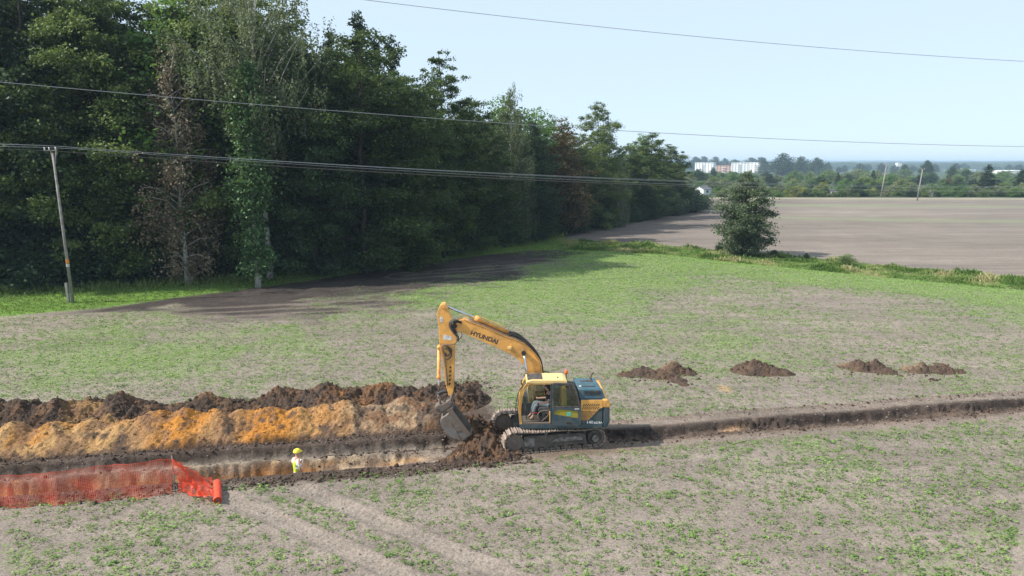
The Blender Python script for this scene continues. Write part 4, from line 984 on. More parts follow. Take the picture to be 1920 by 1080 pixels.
def fsurf(s, t):
    x = -8.6 * (1 - s); y = -1.62 * (1 - s) - .02
    sag = .10 * math.sin(math.pi * min(1, (1 - s) * 1.0)) * 1.0
    ht = 1.02 + .2 * s * s - .04 * math.sin(math.pi * s)
    g0 = float(GH(x - 10.77, y + 21.45))
    ht -= .07 * abs(math.sin(s * 8.2)) ** .8
    wv = .09 * math.sin(s * 47 + t * 3) * (1 - t) + .03 * math.sin(s * 91 + t * 9) + .04 * math.sin(s * 23 + t * 5) * math.sin(t * 3.1)
    return (x, y + wv - (1 - t) ** 2 * .12, g0 + .02 + (ht) * t)
GH = lambda x, y: height(np.array(float(x)), np.array(float(y)))
_gc = {}
def GHc(x, y):
    k = (round(x, 1), round(y, 1))
    if k not in _gc: _gc[k] = float(height(np.array(k[0]), np.array(k[1])))
    return _gc[k]
GH = GHc
net('net_panel', fsurf, 172, 24, .0100, M['net_dusty'], fen)
def dsurf(s, t):                                       # loose end falling from the post towards the roll
    top0 = np.array([0.02, -.02, 1.2]); bot0 = np.array([.22, -.14, .05])
    top1 = np.array([.98, .46, .24]); bot1 = np.array([1.52, -.68, .22])
    a = top0 + (top1 - top0) * s; b_ = bot0 + (bot1 - bot0) * s
    a[2] = 1.2 + (.24 - 1.2) * (s ** .8); b_[2] = .05 + (.18 - .05) * s
    p = b_ + (a - b_) * t
    p[1] += .07 * math.sin(s * 14 + t * 6) + .03 * math.sin(s * 31 - t * 11); p[2] += .06 * math.sin(t * 17 + s * 9) * (1 - s * .5) + .03
    return tuple(p)
net('net_loose_end', dsurf, 40, 34, .019, M['net'], fen)
tube('fence_post', [(0, .03, -.3), (0, .03, 1.26)], .016, M['pole_wood'], fen, 8); tube('fence_post', [(-8.62, -1.6, -.3), (-8.62, -1.6, 1.15)], .016, M['pole_wood'], fen, 8)
# roll lying on the ground, its axis towards the camera
M['net_solid'] = paint('orange_plastic', (.78, .075, .028), .42, (.55, .06, .03), .3, 9, bump=.5)
rl = empty('net_roll', (-9.34, 21.30, GHc(-9.34, 21.3)), 0, 'red orange roll of safety net lying on the soil at the end of the fence', 'net roll')
bm = bmesh.new(); pr = []
for i in range(19):
    f = i / 18; pr.append((-.26 + .52 * f * 1.0, .62 - 1.24 * f, .17))
tube_bm(bm, pr, [.130 + .008 * math.sin(i * 1.7) - .012 * (i / 18) for i in range(19)], 20, False); bm_obj('outer_layer', bm, M['net_solid'], rl, True)
for e in (0, 18):
    bm = bmesh.new(); c = Vector(pr[e]); ax = (Vector(pr[18]) - Vector(pr[0])).normalized(); a = ax.cross(Vector((0, 0, 1))).normalized(); b_ = Vector((0, 0, 1))
    for (r0, r1) in ((.118, .106), (.098, .088), (.078, .068), (.060, .05)):
        v0 = [bm.verts.new(c + (a * math.cos(t) + b_ * math.sin(t)) * r0 - ax * .01 * (1 if e else -1)) for t in [k * math.pi / 9 for k in range(18)]]
        v1 = [bm.verts.new(c + (a * math.cos(t) + b_ * math.sin(t)) * r1 - ax * .01 * (1 if e else -1)) for t in [k * math.pi / 9 for k in range(18)]]
        for k in range(18): bm.faces.new((v0[k], v0[(k + 1) % 18], v1[(k + 1) % 18], v1[k]))
    bm_obj('wound_layers', bm, M['net_solid'], rl)
cyl('core', Vector(pr[0]) * .97 + Vector((0, 0, .005)), Vector(pr[18]) * .97 + Vector((0, 0, .005)), .045, M['dwire'], rl, 12)

# ------------------------------------------------------------------ people
def skin(name, pts, edges, m, parent, root=0, sub=2):
    """one continuous surface grown round a skeleton: pts = [(x,y,z,r[,ry])]"""
    me = bpy.data.meshes.new(name); me.from_pydata([p[:3] for p in pts], edges, []); o = link(name, me, m, parent)
    md = o.modifiers.new('skin', 'SKIN'); md.use_smooth_shade = True
    sv = me.skin_vertices[0].data if len(me.skin_vertices) else None
    if sv is None:
        bpy.context.view_layer.objects.active = o; o.select_set(True); bpy.ops.object.mode_set(mode='OBJECT'); sv = me.skin_vertices[0].data
    for i, p in enumerate(pts): sv[i].radius = (p[3], p[4] if len(p) > 4 else p[3]); sv[i].use_root = (i == root)
    s = o.modifiers.new('sub', 'SUBSURF'); s.levels = sub; s.render_levels = sub
    return o
def hand(pts, edges, wi, w, d, side, r=.009, k=1.0):
    """palm, four unequal bent fingers and a thumb beyond the wrist vertex wi; d = direction, side = across the palm"""
    w = Vector(w); d = Vector(d).normalized(); s = Vector(side).normalized(); n = d.cross(s)
    def add(p, rad, par): pts.append((*p, rad)); edges.append((par, len(pts) - 1)); return len(pts) - 1
    pm = add(w + d * .045 * k, .028 * k, wi); 
    for j, (o_, l) in enumerate(((-.030, .070), (-.010, .080), (.010, .075), (.029, .058))):
        b = add(w + (d * .085 + s * o_) * k, r * 1.15 * k, pm); c = add(w + (d * (.085 + l * .5) + s * o_ * 1.1 + n * .018) * k, r * k, b); add(w + (d * (.085 + l * .78) + s * o_ * 1.15 + n * .045) * k, r * .85 * k, c)
    t = add(w + (d * .03 - s * .035 + n * .01) * k, r * 1.25 * k, pm); add(w + (d * .065 - s * .06 + n * .022) * k, r * k, t)
M['skin'] = paint('skin', (.48, .27, .19), .5, (.4, .2, .14), .15, 12, bump=.02); M['hair'] = paint('hair', (.03, .02, .015), .6)
M['hivis'] = paint('hivis', (.62, .80, .05), .6, (.5, .6, .1), .15, 8); M['white_cloth'] = paint('white_cloth', (.78, .79, .80), .8, (.6, .6, .58), .15, 8)
M['helmet'] = paint('helmet', (.85, .72, .05), .3, (.7, .55, .1), .15, 12); M['trousers'] = paint('trousers', (.04, .05, .075), .85, (.12, .1, .08), .4, 8)
M['reflect'] = paint('reflective_tape', (.72, .74, .76), .3, (.6, .6, .6), .1, 5); M['boots'] = paint('boots', (.06, .045, .03), .8); M['eye'] = paint('eye', (.02, .015, .012), .2)
M['black_cloth'] = paint('black_cloth', (.018, .018, .022), .85, (.05, .045, .04), .2, 8); M['jeans'] = paint('jeans', (.15, .17, .19), .85, (.2, .2, .2), .3, 8)
def head_bits(parent, c, k=1.0, fwd=1, hair=True):
    """ears, eyes, mouth on a head centred at c looking along fwd*x"""
    c = Vector(c)
    for s in (-1, 1):
        bm = bmesh.new(); bmesh.ops.create_icosphere(bm, subdivisions=1, radius=.011 * k, matrix=Matrix.Translation(c + Vector((fwd * .092, s * .034, .005)) * k)); bm_obj('eye', bm, M['eye'], parent)
        bm = bmesh.new(); bmesh.ops.create_icosphere(bm, subdivisions=1, radius=.026 * k, matrix=Matrix.Translation(c + Vector((-fwd * .005, s * .083, -.005)) * k) @ Matrix.Diagonal((.8, .4, 1.1, 1))); bm_obj('ear', bm, M['skin'], parent)
    bm = bmesh.new(); box_bm(bm, c + Vector((fwd * .090, 0, -.062)) * k, (.01 * k, .045 * k, .010 * k)); bm_obj('mouth', bm, M['boots'], parent)
    if hair:
        bm = bmesh.new(); bmesh.ops.create_icosphere(bm, subdivisions=3, radius=.105 * k, matrix=Matrix.Translation(c + Vector((-fwd * .014, 0, .022)) * k) @ Matrix.Diagonal((1.04, .93, 1.12, 1)))
        kill = [v for v in bm.verts if (v.co - c).z < (.045 if fwd * (v.co - c).x > .02 * k else -.05) * k]; bmesh.ops.delete(bm, geom=kill, context='VERTS'); bm_obj('hair', bm, M['hair'], parent, True)
def torso_head(px, pz, cx, cz, k=1.0, hx=.0, f=1):
    return
wx, wy = to_xy(-9.13, -.74)
wk = empty('person', (wx, wy, 0), math.radians(48), 'person in yellow helmet and yellow high visibility vest standing in the trench', 'person')
wf = float(height(np.array(wx), np.array(wy))) ; wk.location.z = wf
wt = .66 - wf; kk = (wt - .03) / 1.80
def S(lst): return [tuple(q * kk for q in p) for p in lst]
bp_ = [(0, 0, .95, .125, .10), (0, 0, 1.10, .12, .095), (-.01, 0, 1.28, .15, .11), (-.01, 0, 1.42, .11, .08), (.0, 0, 1.51, .052), (.015, 0, 1.585, .072, .08), (.02, 0, 1.67, .082, .098), (.01, 0, 1.745, .07, .08), (.115, 0, 1.63, .012),
       (-.01, .17, 1.42, .062), (-.03, .235, 1.16, .045), (.15, .20, 1.00, .033), (-.01, -.17, 1.42, .062), (-.05, -.235, 1.16, .045), (.06, -.24, .93, .033),
       (0, .09, .88, .088), (.02, .11, .48, .062), (-.02, .11, .09, .045), (.13, .12, .05, .04), (0, -.09, .88, .088), (.03, -.11, .48, .062), (.0, -.11, .09, .045), (.15, -.12, .05, .04)]
be = [(0, 1), (1, 2), (2, 3), (3, 4), (4, 5), (5, 6), (6, 7), (6, 8), (3, 9), (9, 10), (10, 11), (3, 12), (12, 13), (13, 14), (0, 15), (15, 16), (16, 17), (17, 18), (0, 19), (19, 20), (20, 21), (21, 22)]
hand(bp_, be, 11, (.15, .20, 1.00), (.8, -.2, -.3), (0, .4, 1)); hand(bp_, be, 14, (.06, -.24, .93), (.4, 0, -1), (1, 0, .3))
skin('body', S(bp_), be, M['skin'], wk)
skin('t_shirt', S([(0, 0, 1.0, .135, .112), (-.01, 0, 1.28, .162, .122), (-.01, 0, 1.43, .115, .088), (-.01, .175, 1.42, .082), (-.03, .235, 1.20, .066), (-.01, -.175, 1.42, .082), (-.05, -.235, 1.20, .066)]), [(0, 1), (1, 2), (2, 3), (3, 4), (2, 5), (5, 6)], M['white_cloth'], wk)
vs_ = skin('vest', S([(0, 0, .84, .155, .13), (0, 0, 1.05, .152, .128), (-.01, 0, 1.28, .178, .136), (-.01, 0, 1.44, .13, .10)]), [(0, 1), (1, 2), (2, 3)], M['hivis'], wk)
for z in (.93, 1.12):
    bm = bmesh.new(); n_ = 24
    for (r0, zz) in ((1, z), (1, z + .055)):
        pass
    r_ = [[bm.verts.new((math.cos(t) * .142 * kk, math.sin(t) * .172 * kk, zz * kk)) for t in [2 * math.pi * q / n_ for q in range(n_)]] for zz in (z, z + .055)]
    for q in range(n_): bm.faces.new((r_[0][q], r_[0][(q + 1) % n_], r_[1][(q + 1) % n_], r_[1][q]))
    bm_obj('reflective_band', bm, M['reflect'], vs_)
skin('trousers', S([(0, 0, .97, .14, .112), (0, .09, .86, .10), (.02, .11, .48, .078), (-.02, .11, .14, .066), (0, -.09, .86, .10), (.03, -.11, .48, .078), (0, -.11, .14, .066)]), [(0, 1), (1, 2), (2, 3), (0, 4), (4, 5), (5, 6)], M['trousers'], wk)
for s, x0 in ((1, -.02), (-1, 0)): skin('boot', S([(x0, s * .11, .16, .058), (x0, s * .11, .06, .058), (x0 + .16, s * .12, .045, .045)]), [(0, 1), (1, 2)], M['boots'], wk)
head_bits(wk, (.02 * kk, 0, 1.66 * kk), kk, 1, False)
bm = bmesh.new(); hp = []
for q in range(9):
    t = q / 8 * math.pi / 2; hp.append((math.cos(t) * .125, math.sin(t) * .115))
n_ = 24; rings = [[bm.verts.new(((.01 + math.cos(a) * r0 * 1.1) * kk, math.sin(a) * r0 * .95 * kk, (1.70 + z0) * kk)) for a in [2 * math.pi * q / n_ for q in range(n_)]] for r0, z0 in hp[:-1]]
for a, b in zip(rings, rings[1:]):
    for q in range(n_): bm.faces.new((a[q], a[(q + 1) % n_], b[(q + 1) % n_], b[q]))
bm.faces.new(rings[-1]); 
br = [bm.verts.new(((.01 + math.cos(a) * (.14 if math.cos(a) < 0 else .14 + .055 * math.cos(a))) * kk, math.sin(a) * .128 * kk, 1.693 * kk)) for a in [2 * math.pi * q / n_ for q in range(n_)]]
for q in range(n_): bm.faces.new((rings[0][q], rings[0][(q + 1) % n_], br[(q + 1) % n_], br[q]))
bm_obj('hard_hat', bm, M['helmet'], wk, True)

# ------------------------------------------------------------------ excavator (faces left, towards the spoil)
Y_ = (.80, .40, .095)
M['yellow'] = paint('yellow_paint', Y_, .38, (.28, .15, .06), .32, 3.0); M['cream'] = paint('cream_roof_paint', (.80, .55, .22), .4, (.4, .3, .18), .25, 5)
M['blue'] = paint('blue_grey_paint', (.030, .062, .080), .38, (.13, .11, .09), .30, 3); M['hoodblue'] = paint('hood_paint', (.040, .105, .140), .35, (.14, .14, .13), .25, 4)
M['steel'] = paint('worn_steel', (.15, .14, .13), .55, (.20, .14, .10), .5, 5, metal=.3); M['bucket'] = paint('bucket_steel', (.20, .195, .185), .6, (.17, .12, .085), .45, 4, metal=.25)
M['shoe'] = paint('track_steel', (.36, .29, .24), .55, (.20, .145, .11), .4, 9, metal=.1, bump=.5); M['black'] = paint('black_rubber', (.018, .018, .018), .6, (.08, .07, .06), .3, 8)
M['chrome'] = paint('chrome_rod', (.55, .60, .66), .12, (.5, .5, .5), .05, 5, metal=1); M['letter'] = paint('black_lettering', (.02, .02, .02), .5); M['wletter'] = paint('white_lettering', (.8, .8, .8), .5)
M['darkpanel'] = paint('dark_panel', (.035, .037, .04), .5, (.14, .12, .1), .35, 6); M['beacon'] = paint('beacon_orange', (.85, .13, .02), .3); M['red'] = paint('red_lever', (.6, .03, .03), .4)
M['glass'] = glassmat('cab_glass'); M['glass2'] = glassmat('door_glass', (.72, .80, .76), .10); M['olive'] = paint('olive_panel', (.33, .26, .03), .3, (.2, .17, .05), .2, 5); M['teal'] = paint('teal_sticker', (.08, .55, .42), .5)
M['plate'] = paint('dusty_plate', (.26, .25, .235), .75, (.07, .06, .05), .5, 6)
M['muddy'] = paint('muddy_frame', (.045, .042, .040), .85, (.15, .125, .10), .45, 4, bump=.5)
ex = empty('excavator', (OX, OY, 0), math.radians(1.0), 'yellow and blue tracked excavator working at the trench with its cab door open', 'excavator')

# undercarriage, turned 10.4 degrees against the body
TR = Matrix.Rotation(math.radians(10.4), 4, 'Z')
def track(vc, wd=.50):
    prof = []
    def arc(cx, cz, r, a0, a1, n):
        return [(cx + r * math.cos(a), cz + r * math.sin(a)) for a in [math.radians(a0 + (a1 - a0) * i / n) for i in range(n + 1)]]
    path = arc(-1.50, .43, .40, 90, 270, 14) + [(x, .03) for x in np.linspace(-1.3, 1.35, 10)] + arc(1.52, .40, .355, -90, 90, 14) + [(1.1, .735), (.75, .745), (.35, .78), (.0, .79), (-.4, .765), (-.8, .775), (-1.15, .81)]
    P = [Vector((a, 0, b)) for a, b in path]; P.append(P[0]); L = [0]
    for a, b in zip(P, P[1:]): L.append(L[-1] + (b - a).length)
    n = 41; bm = bmesh.new()
    def at(s):
        s %= L[-1]; i = max(j for j in range(len(L)) if L[j] <= s + 1e-9); i = min(i, len(P) - 2); f = (s - L[i]) / max(L[i + 1] - L[i], 1e-6); return P[i].lerp(P[i + 1], f)
    for k in range(n):
        s = L[-1] * k / n; c = at(s); d = (at(s + .05) - at(s - .05)).normalized(); nn = Vector((d.z, 0, -d.x)) * 1.0
        if (c - Vector((0, 0, .42))).dot(nn) < 0: nn = -nn
        pitch = L[-1] / n
        R = Matrix(((d.x, 0, nn.x), (0, 1, 0), (d.z, 0, nn.z))).to_4x4()
        box_bm(bm, c, (pitch * .80, wd, .022), R)
        for q in (-.30, .30): box_bm(bm, c + nn * .026 + d * pitch * q, (.022, wd - .01, .04), R)
        box_bm(bm, c - nn * .05, (pitch * .8, .20, .07), R)
    me = bpy.data.meshes.new('track'); bmesh.ops.recalc_face_normals(bm, faces=bm.faces[:]); bm.to_mesh(me); bm.free()
    t = link('track', me, M['shoe'], ex); t.matrix_local = TR @ Matrix.Translation((0, vc, 0))
    side = -1 if vc < 0 else 1
    for sd in (-1, 1):
        pass
    fr = prism('track_frame', [(-1.25, .16), (-1.15, .60), (-.9, .62), (.9, .62), (1.15, .56), (1.2, .20)], -.19, .19, M['muddy'], t, .02)
    prism('frame_cover', [(-1.18, .27), (-1.10, .55), (-.75, .56), (-.75, .25)], -.215, .215, M['plate'], t, .01)
    prism('frame_step', [(-.2, .34), (.1, .52), (1.0, .52), (1.05, .36)], -.22, .22, M['plate'], t, .012)
    bm = bmesh.new(); cyl_bm(bm, (-1.50, -.17, .43), (-1.50, .17, .43), .31, 28); cyl_bm(bm, (-1.50, -.2, .43), (-1.50, .2, .43), .10, 16); bm_obj('idler', bm, M['steel'], t)
    bm = bmesh.new(); cyl_bm(bm, (1.52, -.15, .40), (1.52, .15, .40), .27, 28); cyl_bm(bm, (1.52, -.245, .40), (1.52, .245, .40), .15, 20)
    for k in range(19):
        a = 2 * math.pi * k / 19; box_bm(bm, (1.52 + .28 * math.cos(a), 0, .40 + .28 * math.sin(a)), (.05, .10, .05), Matrix.Rotation(-a, 4, 'Y'))
    bm_obj('sprocket', bm, M['muddy'], t)
    cyl('hub_cover', (1.52, side * .25, .40), (1.52, side * .275, .40), .135, M['plate'], t, 20)
    for k in range(7):
        x = -1.1 + 2.25 * k / 6; bm = bmesh.new(); cyl_bm(bm, (x, -.20, .14), (x, .20, .14), .085, 14); bm_obj('roller', bm, M['muddy'], t)
    for x in (-.35, .5): cyl('carrier_roller', (x, -.18, .68), (x, .18, .68), .06, M['muddy'], t, 12)
track(-1.04); track(1.04)
bm = bmesh.new(); box_bm(bm, (0, 0, .50), (1.1, 1.75, .24)); 
for sx in (-1, 1):
    for sy in (-1, 1): box_bm(bm, (sx * .55, sy * .6, .48), (.9, .26, .2), Matrix.Rotation(sx * sy * .5, 4, 'Z'))
o = bm_obj('undercarriage_frame', bm, M['muddy'], ex); o.matrix_local = TR
cyl('turntable', (0, 0, .62), (0, 0, .87), .55, M['steel'], ex, 32)

# upper structure
prism('platform', [(-1.08, .885), (-1.10, 1.03), (1.93, 1.03), (1.93, .86), (-1.0, .86)], -1.215, 1.215, M['blue'], ex, .015)
cw = prism('counterweight', [(1.935, .86), (1.935, 1.72), (2.19, 1.72), (2.21, 1.1), (2.10, .86)], -1.20, 1.20, M['blue'], ex, .09, 3)
bm = bmesh.new(); prism_bm(bm, [(1.93, 1.66), (1.93, 1.945), (2.10, 1.945), (2.21, 1.82), (2.215, 1.70), (2.13, 1.635)], -1.215, 1.215); bev(bm, .05, 3); bm_obj('yellow_cap', bm, M['yellow'], cw)
# left side panel: dark blue body with the yellow grille wedge
sp = box('side_panel', 1.13, 1.925, -1.20, -.95, 1.032, 1.93, M['blue'], ex, .012)
gp = prism('grille_panel', [(1.145, 1.94), (1.925, 1.94), (1.925, 1.64), (1.82, 1.62), (1.42, 1.18), (1.145, 1.18)], -1.214, -1.19, M['yellow'], sp, .004)
bm = bmesh.new()
for row, (z0, z1, n_) in enumerate(((1.70, 1.80, 8), (1.585, 1.685, 8))):
    for k in range(n_):
        x = 1.18 + k * .078 - row * .02; bm.faces.new([bm.verts.new(p) for p in ((x, -1.2165, z0), (x + .034, -1.2165, z0), (x + .034 + .07, -1.2165, z1), (x + .07, -1.2165, z1))])
bm_obj('louvres', bm, M['letter'], sp)
bm = bmesh.new()
for r in range(7):
    for k in range(14):
        x = 1.175 + k * .045 + (r % 2) * .0225; z = 1.215 + r * .05
        if x < 1.40 + (z - 1.18) * .93: bm.faces.new([bm.verts.new((x + .017 * math.cos(a), -1.2165, z + .019 * math.sin(a))) for a in [q * math.pi / 3 for q in range(6)]])
bm_obj('grille_holes', bm, M['letter'], sp)
RX = Matrix.Rotation(math.pi / 2, 4, 'X')
text_mesh('lettering', '140', .15, M['wletter'], sp, Matrix.Translation((1.34, -1.206, 1.045)) @ RX, .002, .006, 1.15)
text_mesh('lettering', 'LC-9A', .10, M['wletter'], sp, Matrix.Translation((1.62, -1.206, 1.045)) @ RX, .002, .004, 1.15)
# hood
hb = [(-1.08, 1.935, 1.10, 2.04), (-1.05, 2.28, 1.06, 1.92), (-.98, 2.33, 1.03, 1.88), (-.78, 2.37, 1.00, 1.82), (-.72, 2.43, .97, 1.80), (-.12, 2.44, .95, 1.74), (.0, 2.36, .97, 1.80), (.10, 1.95, 1.05, 2.0)]
bm = bmesh.new(); a = [bm.verts.new((x0, v, z)) for v, z, x0, x1 in hb]; b = [bm.verts.new((x1, v, z)) for v, z, x0, x1 in hb]
for i in range(len(hb) - 1): bm.faces.new((a[i], a[i + 1], b[i + 1], b[i]))
bm.faces.new(a); bm.faces.new(b[::-1]); bm.faces.new((a[0], b[0], b[-1], a[-1])); bev(bm, .025, 2)
hood = bm_obj('engine_hood', bm, M['hoodblue'], ex)
bm = bmesh.new()
for k in range(14): x = 1.28 + k * .043; box_bm(bm, (x, -1.062, 2.15), (.018, .03, .17))
bm_obj('vent_slots', bm, M['letter'], hood)
bm = bmesh.new()
for k in range(9): x = 1.22 + k * .055; box_bm(bm, (x, -.87, 2.355), (.030, .11, .02))
for k in range(3): box_bm(bm, (1.20 + k * .06, -.5, 2.437), (.035, .22, .02))
box_bm(bm, (1.50, -.48, 2.437), (.26, .2, .02)); bm_obj('top_slots', bm, M['letter'], hood)
box('sticker', 1.09, 1.17, -.92, -.84, 2.350, 2.368, M['wletter'], hood)
tube('exhaust_pipe', crv([(1.58, -.38, 2.38), (1.58, -.38, 2.56), (1.60, -.36, 2.66), (1.68, -.32, 2.70)], 4), .04, M['steel'], hood, 12)
box('engine_bay', .72, 1.92, .12, 1.18, 1.03, 1.93, M['blue'], ex, .04)
box('tank_box', -.35, .70, .52, 1.2, 1.03, 1.86, M['blue'], ex, .05); box('tool_box', -1.0, -.37, .58, 1.2, 1.03, 1.52, M['blue'], ex, .05)
box('pump_cover', .64, .95, -.30, .50, 1.03, 2.02, M['darkpanel'], ex, .03)
rs_ = random.Random(3); bm = bmesh.new()
for k in range(8): x = rs_.uniform(.68, .90); tube_bm(bm, crv([(x, -.25, 2.02), (x + .05, -.1, 2.2 + rs_.uniform(0, .15)), (x - .1, .1, 2.15), (x - .2, .3, 2.0)], 4), .022, 6)
bm_obj('pump_hoses', bm, M['black'], ex, True)
# guard rail behind the boom
tube('guard_rail', crv([(-.30, .75, 1.86), (-.28, .75, 2.36), (-.22, .75, 2.42), (.02, .75, 2.42), (.10, .75, 2.36), (.13, .75, 1.86)], 4), .022, M['black'], ex)
tube('guard_rail', [(-.29, .75, 2.18), (.12, .75, 2.18)], .016, M['black'], ex); 
tube('beacon_stem', [(.68, -.22, 2.02), (.68, -.22, 2.66)], .02, M['black'], ex)
tube('beacon', [(.68, -.22, 2.64), (.68, -.22, 2.66), (.68, -.22, 2.75), (.68, -.22, 2.79)], [.055, .062, .055, .03], M['beacon'], ex, 14)
# cab
cab = box('cab_floor', -1.06, .60, -1.20, -.34, 1.032, 1.075, M['darkpanel'], ex, .01); cab.name = 'cab'
fp = [(-1.08, 1.03), (-1.11, 1.30), (-1.11, 1.60), (-1.09, 1.85), (-1.05, 2.10), (-.99, 2.32), (-.92, 2.47), (-.83, 2.57), (-.70, 2.62)]
def strip_prism(name, pts, wd, v0, v1, m, parent, bw=.008):
    P = [Vector((a, 0, b)) for a, b in pts]; L = []; R = []
    for i, p in enumerate(P):
        d = (P[min(i + 1, len(P) - 1)] - P[max(i - 1, 0)]).normalized(); n = Vector((d.z, 0, -d.x)); L.append((p.x, p.z)); q = p + n * wd; R.append((q.x, q.z))
    bm = bmesh.new()
    for i in range(len(P) - 1): pass
    prism_bm(bm, L + R[::-1], v0, v1); bev(bm, bw, 1); return bm_obj(name, bm, m, parent)
for v0, v1 in ((-1.215, -1.13), (-.42, -.335)): strip_prism('front_pillar', fp, .085, v0, v1, M['yellow'], cab)
roof = prism('roof', [(-.86, 2.575), (-.84, 2.66), (-.62, 2.705), (.50, 2.70), (.62, 2.65), (.64, 2.56), (.60, 2.55), (-.60, 2.56)], -1.225, -.325, M['cream'], cab, .035, 3)
prism('roof_hatch', [(-.80, 2.66), (-.80, 2.69), (-.62, 2.725), (-.26, 2.724), (-.26, 2.69)], -1.12, -.42, M['darkpanel'], roof, .008)
box('antenna_base', .28, .33, -.95, -.90, 2.70, 2.73, M['black'], roof)
prism('rear_pillar', [(.43, 1.03), (.43, 2.57), (.56, 2.57), (.62, 1.9), (.62, 1.03)], -.42, -.335, M['yellow'], cab, .008)
prism('rear_pillar', [(.46, 1.03), (.43, 2.57), (.56, 2.57), (.63, 1.9), (.63, 1.03)], -1.205, -1.12, M['yellow'], cab, .008)
box('door_pillar', .03, .085, -1.205, -1.13, 1.07, 2.57, M['blue'], cab, .008); box('door_pillar_foot', -.005, .03, -1.20, -1.14, 1.07, 1.50, M['yellow'], cab, .005)
prism('top_rail', [(-.80, 2.56), (-.62, 2.60), (.56, 2.60), (.56, 2.53), (-.60, 2.53)], -1.205, -1.15, M['yellow'], cab)
box('lower_side_panel', .086, .46, -1.20, -1.15, 1.07, 1.70, M['blue'], cab); box('far_side_panel', -1.02, .43, -.40, -.345, 1.07, 1.55, M['darkpanel'], cab)
box('rear_panel', .56, .60, -1.12, -.42, 1.07, 1.80, M['darkpanel'], cab); box('door_sill', -1.05, .05, -1.213, -1.15, 1.034, 1.095, M['steel'], cab, .008)
def pane(name, pts, m, parent, th=.008):
    """a pane through coplanar pts with a little thickness"""
    bm = bmesh.new(); P = [Vector(p) for p in pts]; n = (P[1] - P[0]).cross(P[2] - P[0]).normalized() * th
    a = [bm.verts.new(p) for p in P]; b = [bm.verts.new(p + n) for p in P]; k = len(P); bm.faces.new(a); bm.faces.new(b[::-1])
    for i in range(k): bm.faces.new((a[i], b[i], b[(i + 1) % k], a[(i + 1) % k]))
    return bm_obj(name, bm, m, parent)
pane('far_window', [(-1.03, -.375, 1.56), (.42, -.375, 1.56), (.42, -.375, 2.55), (-.75, -.375, 2.55), (-.95, -.375, 2.30)], M['glass'], cab)
pane('rear_window', [(.58, -1.11, 1.81), (.58, -.43, 1.81), (.52, -.43, 2.54), (.52, -1.11, 2.54)], M['glass'], cab)
bm = bmesh.new(); P0 = [Vector((a + .02, -1.125, b)) for a, b in fp]; P1 = [Vector((a + .02, -.425, b)) for a, b in fp]
a = [bm.verts.new(p) for p in P0]; b = [bm.verts.new(p) for p in P1]
for i in range(len(a) - 1): bm.faces.new((a[i], a[i + 1], b[i + 1], b[i]))
o = bm_obj('windscreen', bm, M['glass'], cab, True)
tube('wiper', [(-1.14, -.75, 1.30), (-1.12, -.95, 2.05)], .012, M['black'], cab); tube('hand_rail', crv([(-1.16, -1.22, 1.15), (-1.22, -1.24, 1.5), (-1.20, -1.24, 1.95), (-1.08, -1.22, 2.35), (-.98, -1.22, 2.48)], 5), .016, M['black'], cab)
# mirrors and lamps
for p0, p1, c in (((-.98, -1.22, 2.50), (-1.02, -1.28, 2.62), (-1.03, -1.29, 2.66)), ):
    tube('mirror_arm', [p0, p1], .012, M['black'], ex); box('mirror', c[0] - .02, c[0] + .02, c[1] - .06, c[1] + .06, c[2] - .09, c[2] + .07, M['black'], ex, .01)
# interior: seat, consoles, levers
seat = box('seat', -.30, .18, -1.0, -.56, 1.40, 1.52, M['black'], cab, .04); prism('seat_back', [(.05, 1.48), (.10, 2.18), (.22, 2.18), (.20, 1.48)], -.98, -.58, M['black'], seat, .04); prism('head_rest', [(.10, 2.20), (.11, 2.38), (.20, 2.38), (.20, 2.20)], -.90, -.66, M['black'], seat, .03)
box('seat_base', -.24, .16, -.95, -.60, 1.075, 1.40, M['darkpanel'], seat, .02)
for v in (-1.06, -.50): prism('arm_console', [(-.42, 1.52), (-.36, 1.64), (.12, 1.64), (.14, 1.40), (-.2, 1.38)], v - .06, v + .06, M['darkpanel'], cab, .02); tube('joystick', [(-.38, v, 1.62), (-.42, v, 1.78)], [.02, .028], M['black'], cab)
tube('console_frame', crv([(-.36, -1.12, 1.12), (-.42, -1.12, 1.35), (-.30, -1.12, 1.50), (.0, -1.12, 1.52)], 5), .018, M['steel'], cab); tube('console_frame', crv([(-.28, -1.13, 1.12), (-.05, -1.13, 1.34), (.0, -1.13, 1.55)], 5), .014, M['steel'], cab)
tube('safety_lever', [(-.44, -1.08, 1.42), (-.66, -1.10, 1.44)], .028, M['red'], cab)
for v in (-.85, -.72): tube('travel_lever', [(-.82, v, 1.09), (-.86, v, 1.62)], [.012, .02], M['black'], cab); box('pedal', -.88, -.70, v - .05, v + .05, 1.09, 1.12, M['steel'], cab)
box('floor_mat', -.95, -.40, -1.12, -.45, 1.078, 1.088, M['steel'], cab); box('monitor', -1.0, -.93, -.62, -.48, 1.72, 1.95, M['black'], cab, .01)
